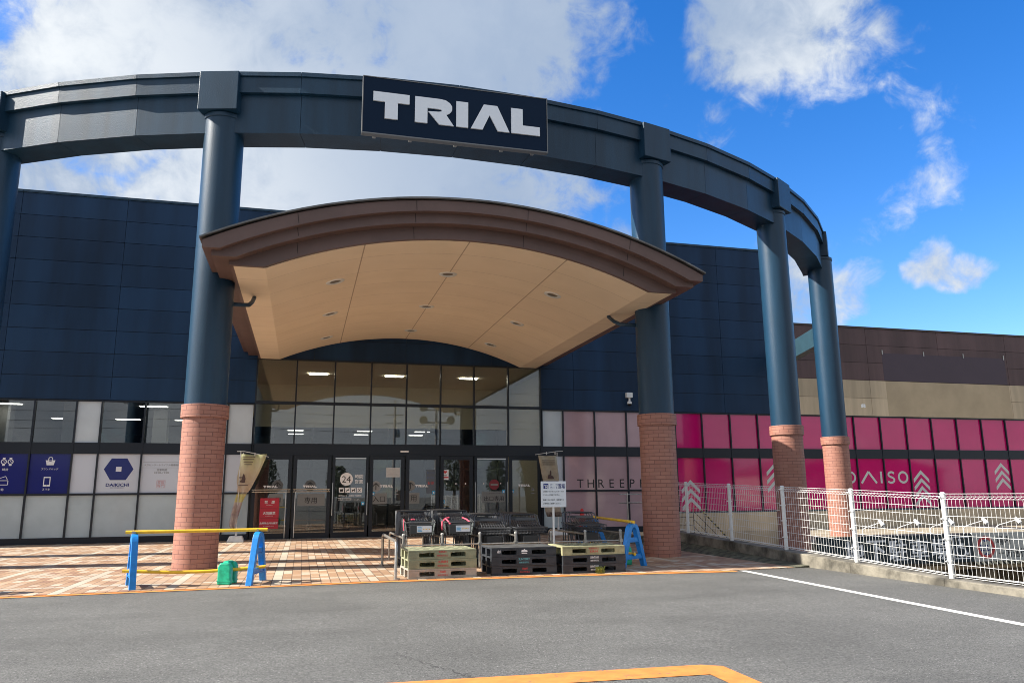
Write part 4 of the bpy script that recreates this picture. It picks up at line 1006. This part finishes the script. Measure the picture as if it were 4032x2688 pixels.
ST = [  # x, y, rz, [(mat, label, marks)...] bottom to top
 (2.20, 12.95, 1.5, [(grey_pl, 'pale grey plastic pallet at the bottom of the left stack', [('Asahi', 0, .100, .035, .10, red_pr), ('無断使用禁止', 0, .045, .028, .17, red_pr)]),
                (lime_pl, 'olive green plastic pallet in the middle of the left stack', [('KIRIN', 0, .105, .036, .145, red_pr), ('無断使用禁止', 0, .045, .030, .18, red_pr)]),
                (lime_pl, 'olive green plastic pallet on top of the left stack', [('KIRIN', 0, .112, .030, .115, red_pr), ('無断使用禁止', 0, .055, .028, .18, red_pr)])]),
 (3.57, 12.98, -1.0, [(dark_pl, 'charcoal pallet with faint red print at the bottom of the middle stack', [('Asahi', 0, .100, .035, .09, red_pr), ('無断使用禁止', 0, .045, .028, .17, red_pr)]),
                (dark_pl, 'charcoal pallet with teal lettering in the middle of the centre stack', [('SUNTORY', 0, .105, .036, .19, teal_pr), ('無断使用禁止', 0, .052, .028, .17, teal_pr)]),
                (dark_pl, 'dusty charcoal pallet on top of the middle stack', [('dd', -.43, .085, .045, .055, white_pr), ('MARK', 0, .085, .05, .085, white_pr)])]),
 (4.76, 12.88, -1.6, [(dark_pl, 'charcoal pallet with white lettering at the bottom of the right stack, behind a weed', [('SUNTORY', 0, .105, .034, .15, white_pr), ('無断使用禁止', 0, .055, .028, .14, white_pr)]),
                (dark_pl, 'charcoal pallet with white lettering in the middle of the right stack', [('SUNTORY', 0, .105, .034, .15, white_pr), ('無断使用禁止', 0, .055, .028, .15, white_pr)]),
                (lime2_pl, 'pale olive pallet with red lettering on top of the right stack', [('無断使用禁止', 0, .105, .034, .18, red_pr), ('KIRIN', 0, .058, .034, .13, red_pr)])])]
base_me = {}
hole_m = pm('slot_shade_black', (.012, .012, .010), .9)  # colour of the shade drawn in for the deck slots
for x, y, rz, tiers in ST:
    for k_, (m, lab, marks) in enumerate(tiers):
        p = thing('pallet', lab, 'pallet', 'plastic pallets stacked by the carts', (x+random.uniform(-.012,.012), y+random.uniform(-.008,.008), .013+.1445*k_), R(rz+random.uniform(-.5,.5)))
        o = pallet_mesh(True).build('pallet_body', m, p, bevel=.004)
        if k_ == 2: (slot_marks(True) if m is not dark_pl else MB().box((-.549, -.419, .1425), (.549, .419, .1445))).build('slot_shade_mark' if m is not dark_pl else 'dusty_deck', hole_m if m is not dark_pl else dirt_top, p)
        groups = {}
        for s, mx, mz, mh, mw, mm in marks:
            b = groups.setdefault(mm.name, (MB(), mm))[0]
            if s == 'MARK':
                b.flat([(-.05, .070), (.045, .070), (.06, .085), (.04, .10), (.02, .105), (.0, .122), (-.012, .105), (-.045, .10)], -.4205); b.rect(-.045, .05, .045, .056, -.4205); continue
            b.text(s, mx, mz, -.4205, h=mh, w=mw, bold=.004 if ord(s[0]) > 255 else .02)
        for b, mm in groups.values(): b.build('lettering', mm, p)

# ------------------------------------------------------------------ cart corral and pipe guard
co = thing('cart_corral', 'galvanised pipe lanes that hold the rows of shopping carts behind the pallets', 'cart rack')
RXP = [1.76, 2.45, 3.14, 3.81, 4.49, 5.16, 5.87]
for x in RXP:
    p = MB().tube([(x, 14.0, .01), (x, 14.0, .615)], .024, 12).build('post', steel, co, True)
    MB().lathe((x, 14.0, 0), [(.027, .60), (.027, .625), (.015, .632)], 12).build('cap', pm('grey_cap', (.5,.5,.48), .5), p, True)
    MB().tube([(x, 14.02, .56), (x, 16.1, .56), (x, 16.22, .52), (x, 16.25, .44), (x, 16.25, .01)], .019, 10).build('side_rail', steel, co, True)
MB().tube([(1.76, 14.0, .43), (5.87, 14.0, .43)], .014, 8).build('crossbar', steel, co, True)
b = MB()
for x in RXP: b.box((x-.03, 13.965, .40), (x+.03, 14.035, .46))
b.build('joint_clamp', steel, co)
pg = thing('pipe_guard', 'bent steel hoop rail standing at the left end of the pallets', 'guard rail')
MB().tube([(1.47, 12.56, .01), (1.47, 12.56, .50), (1.47, 12.60, .565), (1.475, 12.70, .585), (1.50, 14.85, .585), (1.50, 14.96, .56), (1.50, 15.0, .50), (1.50, 15.0, .01)], .024, 12).build('hoop', steel, pg, True)
for yy in (12.56, 15.0): MB().lathe((1.485, yy, 0), [(.05, .012), (.05, .03)], 14).build('foot_plate', steel, pg)

# ------------------------------------------------------------------ shopping carts
def lerp(a, c, t): return tuple(a[i]+(c[i]-a[i])*t for i in range(3))
def grid_face(b, p00, p10, p11, p01, nu, nv, r):
    for i in range(nu+1): b.tube([lerp(p00, p10, i/nu), lerp(p01, p11, i/nu)], r, 4, False)
    for j in range(nv+1): b.tube([lerp(p00, p01, j/nv), lerp(p10, p11, j/nv)], r, 4, False)
def make_cart(kind):
    t = thing('shopping_cart', 'x', 'shopping cart', 'nested shopping carts in the corral')
    deep = kind == 'A'
    fr = MB()
    hz = .985 if deep else .905
    for s in (-1, 1):
        if deep:
            fr.tube([(s*.285, .34, hz), (s*.29, .28, .93), (s*.285, .24, .70), (s*.27, .22, .40), (s*.265, .20, .14)], .0115, 8)
        else:
            fr.tube([(s*.235, .20, hz), (s*.275, .16, hz-.03), (s*.295, .06, .70), (s*.29, .04, .40), (s*.27, .05, .14)], .0125, 8)
        fr.tube([(s*.265, .20, .14), (s*.255, -.05, .125), (s*.235, -.40, .115)], .0115, 8)
        fr.tube([(s*.235, -.40, .115), (s*.225, -.36, .22), (s*.215, -.20, .40), (s*.21, -.12, .56)], .0115, 8)
    fr.tube([(-.24, .05, .13), (.24, .05, .13)], .010, 6); fr.tube([(-.235, -.38, .12), (.235, -.38, .12)], .010, 6); fr.tube([(-.21, -.12, .555), (.21, -.12, .555)], .010, 6)
    fr.build('frame', cart_m, t, True)
    hb = MB(); w = .285 if deep else .235; yh = .34 if deep else .20
    hb.tube([(-w, yh, hz), (w, yh, hz)], .0135, 8); hb.tube([(-w*.62, yh, hz), (w*.62, yh, hz)], .019, 8); hb.build('handle', cart_pl, t, True)
    bk = MB()
    if deep:
        ft = [(-.27, -.42, .80), (.27, -.42, .80)]; fb = [(-.235, -.40, .575), (.235, -.40, .575)]; bt = [(-.28, .26, .90), (.28, .26, .90)]; bb = [(-.245, .20, .60), (.245, .20, .60)]; nu, nv, nd = 9, 3, 8
    else:
        ft = [(-.30, -.44, .675), (.30, -.44, .675)]; fb = [(-.265, -.42, .575), (.265, -.42, .575)]; bt = [(-.30, .14, .70), (.30, .14, .70)]; bb = [(-.275, .12, .585), (.275, .12, .585)]; nu, nv, nd = 9, 2, 8
    rw = .0042
    grid_face(bk, fb[0], fb[1], ft[1], ft[0], nu, nv, rw)
    for s in (0, 1): grid_face(bk, fb[s], bb[s], bt[s], ft[s], nd, nv, rw)
    grid_face(bk, fb[0], fb[1], bb[1], bb[0], nu, nd//2, rw); grid_face(bk, bb[0], bb[1], lerp(bb[1], bt[1], .5), lerp(bb[0], bt[0], .5), 6, 1, rw)
    bk.tube([ft[0], ft[1], bt[1], bt[0], ft[0]], .0075, 6)
    bk.build('basket', cart_m, t)
    if deep:
        sp = MB()
        for s in (0, 1):
            dx = .012 if s == 0 else -.012
            p = [(fb[s][0]+dx, fb[s][1]+.02, fb[s][2]), (bb[s][0]+dx, bb[s][1], bb[s][2]), (bt[s][0]+dx, bt[s][1], bt[s][2]-.03), (ft[s][0]+dx, ft[s][1]+.02, ft[s][2]-.03)]
            sp.hexa([p[0], p[1], (p[1][0]-dx*.5, p[1][1], p[1][2]), (p[0][0]-dx*.5, p[0][1], p[0][2]), p[3], p[2], (p[2][0]-dx*.5, p[2][1], p[2][2]), (p[3][0]-dx*.5, p[3][1], p[3][2])])
        sp.build('side_panel', cart_gr, t)
        cs = MB(); grid_face(cs, (-.17, -.10, .82), (.17, -.10, .82), (.15, .20, .955), (-.15, .20, .955), 7, 4, .0042); cs.tube([(-.17, -.10, .82), (-.15, .20, .955), (.15, .20, .955), (.17, -.10, .82)], .008, 6); cs.box((-.15, -.135, .80), (.15, -.115, .83)); cs.build('child_seat', cart_m, t)
        MB().box((-.20, -.445, .60), (.21, -.415, .765)).build('front_panel', cart_pl, t, bevel=.008)
    else:
        cs = MB(); grid_face(cs, (-.22, -.28, .685), (.22, -.28, .685), (.20, .02, .80), (-.20, .02, .80), 9, 3, .0045); cs.tube([(-.22, -.28, .685), (-.20, .02, .80), (.20, .02, .80), (.22, -.28, .685)], .009, 6); cs.box((-.19, .03, .80), (.19, .05, .84)); cs.build('child_seat', cart_m, t)
        MB().box((-.145, -.34, .36), (.145, -.325, .53)).build('lower_panel', cart_pl, t, bevel=.006)
    rk = MB(); grid_face(rk, (-.225, -.36, .125), (.225, -.36, .125), (.255, .15, .14), (-.255, .15, .14), 8, 3, .0045); rk.build('lower_rack', cart_m, t)
    for x, y in ((-.26, .20), (.26, .20), (-.235, -.38), (.235, -.38)):
        wl = MB(); wl.tube([(x-.014, y, .055), (x+.014, y, .055)], .052, 14); wl.box((x-.022, y-.02, .055), (x-.016, y+.02, .125)); wl.box((x+.016, y-.02, .055), (x+.022, y+.02, .125)); wl.build('caster', rubber, t)
    return t
protoA, protoB = make_cart('A'), make_cart('B')
def placard(parent):
    b = MB(); b.rect(-.075, .19, .635, .745, -.446, .006); pl_ = b.build('placard', sign_white, parent)
    b = MB()
    for k_ in range(4): b.rect(-.065, .02-.012*(k_ % 2), .650+.022*k_, .660+.022*k_, -.4525)
    b.build('placard_stripe', sky_pr, pl_)
    b = MB()
    for k_ in range(5): b.disc(.045+.026*k_, .688+.006*(k_ % 2), .009, -.4525, n=8); 
    b.build('placard_mark', yellow, pl_)
ROWS = [(2.08, 14.55, 5, 'A', 'leftmost row'), (2.775, 14.50, 9, 'A', 'second row from the left'), (3.46, 14.55, 8, 'B', 'third row from the left'), (4.16, 14.55, 9, 'B', 'fourth row, beside the white sign'), (5.62, 15.25, 4, 'B', 'separate right row behind the right pallets')]
ORD = ['front', 'second', 'third', 'fourth', 'fifth', 'sixth', 'seventh', 'eighth', 'ninth']
usedA = usedB = False
strap_m = pm('pink_strap', (.75, .10, .16), .6)
for x, y, n, kd, nm in ROWS:
    for k_ in range(n):
        src = protoA if kd == 'A' else protoB
        first = (kd == 'A' and not usedA) or (kd == 'B' and not usedB)
        o = src if first else copy_tree(src)
        if kd == 'A': usedA = True
        else: usedB = True
        o.location = (x+random.uniform(-.006,.006), y+.165*k_, .012); o.rotation_euler = (0, 0, R(random.uniform(-.8,.8)))
        o['label'] = ('%s cart of the %s, %s' % (ORD[k_], nm, 'deep basket' if kd == 'A' else 'shallow tray'))
        last = o
frontsA = [o for o in COL.objects if o.name.startswith('shopping_cart') and o.get('label', '').startswith('front') and 'deep' in o['label']]
for i, o in enumerate(frontsA):
    placard(o)
    b = MB()
    if i == 0:
        b.tube([(-.13, -.06, .845), (-.10, -.06, .85), (-.06, -.05, .845)], .016, 6); b.tube([(-.275, -.2, .86), (-.285, -.22, .74), (-.28, -.22, .66)], .010, 6)
    else:
        b.tube([(-.12, -.02, .87), (-.20, -.10, .86), (-.27, -.18, .81), (-.285, -.20, .72), (-.28, -.20, .66)], .017, 6); b.tube([(-.20, -.10, .86), (-.19, -.3, .82), (-.17, -.43, .77)], .014, 6); b.tube([(.13, -.02, .87), (.19, -.14, .84), (.21, -.30, .80)], .014, 6)
    b.build('seat_strap', strap_m, o, True)

# ------------------------------------------------------------------ cart return sign, banners, cone, weed
cs_ = thing('cart_return_sign', 'white notice board on a white post behind the pallets asking for carts to be returned', 'sign', loc=(4.49, 13.80, 0))
MB().tube([(0, .03, .01), (0, .03, 1.45)], .021, 12).build('post', white_paint, cs_, True)
b = MB(); b.box((-.245, 0, 1.06), (.245, .012, 1.53)); b.build('panel', sign_white, cs_, bevel=.02)
b = MB(); b.rect(-.195, -.10, 1.395, 1.49, -.0005)
b.text('置場', .155, 1.442, -.0005, h=.085, w=.125, bold=.03)
b.text('カ゛ゴ', .008, 1.468, -.0005, w=.145, h=.042, bold=.01); b.text('カート', .008, 1.414, -.0005, w=.145, h=.045, bold=.01); b.build('heading', navy_pr, cs_)
b = MB(); b.stroke([(-.185, 1.465), (-.17, 1.465), (-.155, 1.42), (-.115, 1.42)], .008, -.0032); b.stroke([(-.165, 1.455), (-.11, 1.455), (-.118, 1.432), (-.158, 1.432)], .008, -.0034); b.disc(-.15, 1.408, .007, -.0032, n=8); b.disc(-.12, 1.408, .007, -.0032, n=8); b.build('cart_pictogram', white_pr, cs_)
b = MB()
for z, s, w in ((1.345, 'ご使用いただきましたカートは', .40), (1.285, 'こちらへご返却ください。', .33), (1.195, '危険ですので店外・駐車場での', .40), (1.13, 'ご使用はご遠慮ください。', .34)): b.text(s, -.205, z, -.0005, w=w, bold=.012, align='L')
b.build('lettering', black_pr, cs_)
def banner(label, loc, rows, arm, stops, base):
    t = thing('flag_banner', label, 'banner', 'cloth flag banners by the entrance', loc)
    MB().tube([(0, 0, .10), (0, 0, 2.62)], .013, 8).build('pole', white_paint, t, True)
    MB().tube(arm, .010, 8).build('arm', white_paint, t, True)
    b = MB(); n = 10
    for i, (z, xl, xr) in enumerate(rows):
        for j in range(n+1):
            u = j/n; x = xl+(xr-xl)*u
            b.v.append((x, -.02+.035*math.sin(u*9+z*4)+.02*math.sin(z*11), z-.02*math.sin(u*math.pi)))
    for i in range(len(rows)-1):
        for j in range(n): k = i*(n+1)+j; b.f.append((k, k+1, k+n+2, k+n+1))
    c = b.build('cloth', mat_cloth('banner_cloth', stops, rows[-1][0], rows[0][0]), t, True)
    sdf = c.modifiers.new('thick', 'SOLIDIFY'); sdf.thickness = .004
    b = MB()
    for x in base[1]: b.box((x-.012, -.015, base[2]-.06), (x+.012, .015, base[2]+.03))
    b.build('loop', white_paint, t)
    b = MB(); w, h = base[0]
    b.hexa([(-w, -.22, 0), (w, -.22, 0), (w, .22, 0), (-w, .22, 0), (-w*.72, -.14, h), (w*.72, -.14, h), (w*.72, .14, h), (-w*.72, .14, h)]); b.lathe((0,0,0), [(.035, h-.01), (.035, h+.07), (.02, h+.08)], 12); b.build('base', white_paint, t, bevel=.025)
    return t
pxm = .00214
rw_ = [(165,280,615),(230,272,598),(330,262,562),(420,245,528),(500,235,490),(560,238,462),(610,252,440),(660,252,412),(705,248,375),(760,234,350),(820,222,325),(900,204,308),(1000,186,285),(1080,172,268),(1120,170,255),(1165,196,250)]
rows = [(2.61-(y-125)*pxm, (a-268)*pxm, (c-268)*pxm) for y, a, c in rw_]
bl = banner('pale yellow cloth banner blown and twisted into a thin tail, left of the doors', (-1.80, 24.35, .012), rows,
       [(-.11, 0, 2.60), (.1, 0, 2.60), (.45, -.01, 2.53), (.80, -.02, 2.44)],
       [(0, (.32,.22,.24)), (.10, (.5,.42,.42)), (.22, (.36,.25,.28)), (.34, (.58,.5,.48)), (.355, (.70,.64,.22)), (.45, (.66,.60,.20)), (.46, (.07,.045,.04)), (.475, (.07,.045,.04)), (.485, (.62,.48,.36)), (.66, (.68,.55,.38)), (.86, (.70,.66,.40)), (1, (.66,.67,.34))], ((.24, .17), (.07, .40), 2.53))
b = MB()
b.flat([(.07, 1.68), (.16, 1.68), (.18, 1.80), (.15, 1.90), (.12, 1.96), (.09, 1.88), (.06, 1.76)], -.075); b.rect(.02, .16, 1.70, 1.74, -.079); b.rect(.0, .13, 1.82, 1.85, -.079)
for k_ in range(4): b.rect(.06+.02*k_, .42-.03*k_, 2.43-.075*k_, 2.45-.075*k_, -.075)
b.rect(-.01, .26, 1.60, 1.62, -.075)
b.build('cloth_print', pm('brown_print', (.09, .055, .05), .7), bl)
rows2 = [(2.52-(y-135)*pxm, (a-507)*pxm, (c-507)*pxm) for y, a, c in ((135,200,488),(250,225,498),(400,255,518),(585,285,532),(760,300,535),(950,300,548),(1040,330,560))]
br_ = banner('tan cloth banner hanging straight behind the white cart notice, right of the doors', (8.0, 24.15, .012), rows2,
       [(.20, 0, 2.66), (0, 0, 2.65), (-.75, -.01, 2.54)],
       [(0, (.12,.06,.06)), (.06, (.12,.06,.06)), (.08, (.52,.43,.34)), (.5, (.56,.48,.37)), (1, (.55,.50,.37))], ((.26, .17), (-.36, -.07), 2.60))
b = MB(); x = -.25
b.flat([(x-.11, 1.77), (x+.11, 1.77), (x+.08, 1.85), (x+.02, 1.87), (x+.02, 2.0), (x, 2.05), (x-.03, 2.0), (x-.04, 1.90), (x-.1, 1.88)], -.075)
for k_ in range(3): b.rect(-.55+.02*k_, -.10, 2.34-.065*k_, 2.36-.065*k_, -.075)
b.rect(-.42, -.02, 1.68, 1.70, -.075)
b.build('cloth_print', MATS['brown_print'], br_)
cn_ = thing('traffic_cone', 'red traffic cone by the mauve window behind the right cart row', 'cone', loc=(8.25, 22.6, .012))
MB().lathe((0,0,0), [(.17, .03), (.155, .05), (.05, .80), (.035, .84), (.02, .85)], 24).build('body', cone_red, cn_, True)
MB().box((-.19, -.19, 0), (.19, .19, .03)).build('base', cone_red, cn_, bevel=.01)
b = MB()
for k_ in range(46):
    a = random.uniform(0, 2*math.pi); L = random.uniform(.06, .15); x0, y0 = random.uniform(-.07,.07), random.uniform(-.03,.03); dx, dy = math.cos(a)*L*.55, math.sin(a)*L*.3; w = .008
    n = len(b.v); b.v += [(x0-w, y0, 0), (x0+w, y0, 0), (x0+dx*.6+w*.8, y0+dy*.6, L*.75), (x0+dx, y0+dy, L*.8), (x0+dx*.6-w*.8, y0+dy*.6, L*.78)]; b.f.append((n, n+1, n+2, n+3, n+4))
o = b.build('weed', leaf_m); o.location = (4.82, 12.37, .006); tag(o, 'small yellow green weed growing at the foot of the right pallet stack', 'weed')

# ------------------------------------------------------------------ things behind the viewer that show in the glass
fl = thing('floodlight_pole', 'car park floodlight pole behind the viewer, mirrored in the entrance glass', 'street lamp', loc=(10.2, -11, 0))
MB().tube([(0, 0, 0), (0, 0, 8.4)], [.14, .09], 12).build('pole', wood, fl, True)
b = MB()
for z in (7.0, 8.0): b.tube([(-1.2, 0, z), (1.2, 0, z)], .06, 8)
b.build('arm', wood, fl)
for z in (7.0, 8.0):
    for x in (-1.1, 1.1): MB().tube([(x, 0, z+.3), (x, .4, z+.15)], [.18, .34], 16).build('lamp_head', steel, fl, True)
def upole(label, x, y):
    u = thing('utility_pole', label, 'utility pole', 'utility poles behind the viewer', (x, y, 0))
    MB().tube([(0, 0, 0), (0, 0, 11)], [.17, .11], 12).build('pole', wood, u, True)
    b = MB()
    for z in (8.6, 9.5, 10.4): b.tube([(-.9, 0, z), (.9, 0, z)], .05, 6)
    b.build('crossarm', wood, u); MB().lathe((.35, -.1, 7.2), [(.2, 0), (.22, .1), (.22, .7), (.1, .8)], 14).build('transformer', steel, u, True)
for k_, (x, y) in enumerate(((-13, -16), (9, -30), (24, -17), (50, -22))): upole(('leftmost', 'second', 'third', 'rightmost')[k_] + ' concrete utility pole across the road behind the viewer', x, y)
b = MB()
for z, dy in ((8.6, 0), (9.5, 0), (10.4, .3), (7.8, .2), (7.2, 0)):
    pts = [(-60+2.2*i, -18+dy, z-.5*math.sin(math.pi*((i % 12)/12))) for i in range(64)]; b.tube(pts, .013, 4, False)
tag(b.build('power_line', black_pr), 'overhead power cables behind the viewer, mirrored in the windows', 'cable')
def house(label, x, y, w, d_, h):
    o = thing('house', label, 'house', 'houses behind the viewer', (x, y, 0))
    MB().box((-w, -d_, 0), (w, d_, h)).build('wall', house_wall, o)
    b = MB(); b.prism_xz([(-w-.5, h), (w+.5, h), (w*.1, h+1.9), (-w*.1, h+1.9)], -d_-.5, d_+.5); b.build('roof', roof_tile, o)
    for sx_ in (-.5, .3): MB().box((w*sx_, d_, 1.0), (w*sx_+1.4, d_+.05, 2.2)).build('window', lens_blk, o)
house('tile roofed house mirrored in the pink windows, near one', 30, -14, 6, 4, 3.6); house('wider tile roofed house mirrored in the pink windows', 52, -18, 9, 5, 3.2); house('low house across the road on the left', -26, -24, 7, 5, 3.4)
def tree(label, x, y, h, seed):
    rnd = random.Random(seed); o = thing('tree', label, 'tree', 'trees behind the viewer', (x, y, 0))
    b = MB(); b.tube([(0, 0, 0), (.1, 0, h*.4), (0, .1, h*.75)], [.16, .11, .04], 8)
    for k_ in range(6):
        a = k_*1.05; b.tube([(0, 0, h*(.35+.06*k_)), (math.cos(a)*h*.18, math.sin(a)*h*.18, h*(.5+.06*k_))], [.06, .02], 6)
    b.build('trunk', bark, o); b = MB()
    for k_ in range(1500):
        a = rnd.uniform(0, 6.28); z = rnd.uniform(.32, 1); rr = h*.26*math.sqrt(max(0, 1-((z-.62)/.42)**2))*rnd.uniform(.25, 1)*(1+.25*math.sin(3*a+seed+5*z))
        c = Vector((rr*math.cos(a), rr*math.sin(a), z*h)); s = rnd.uniform(.06, .14); u = Vector((rnd.uniform(-1,1), rnd.uniform(-1,1), rnd.uniform(-1,1))).normalized(); v = u.orthogonal().normalized()
        n = len(b.v); b.v += [tuple(c-u*s), tuple(c+v*s*.6), tuple(c+u*s), tuple(c-v*s*.6)]; b.f.append((n, n+1, n+2, n+3))
    b.build('crown', tree_leaf, o)
for k_, (x, y, h) in enumerate(((12.5, -15.5, 5.2), (16.5, -16.2, 4.2), (19.5, -15.4, 4.8), (3, -19, 3.8), (-3, -20, 4.4))): tree(('tallest leafy tree in the row', 'low leafy tree beside the tallest', 'third leafy tree near the house', 'short tree across the road', 'bushy tree across the road at left')[k_] + ' behind the viewer', x, y, h, k_+3)
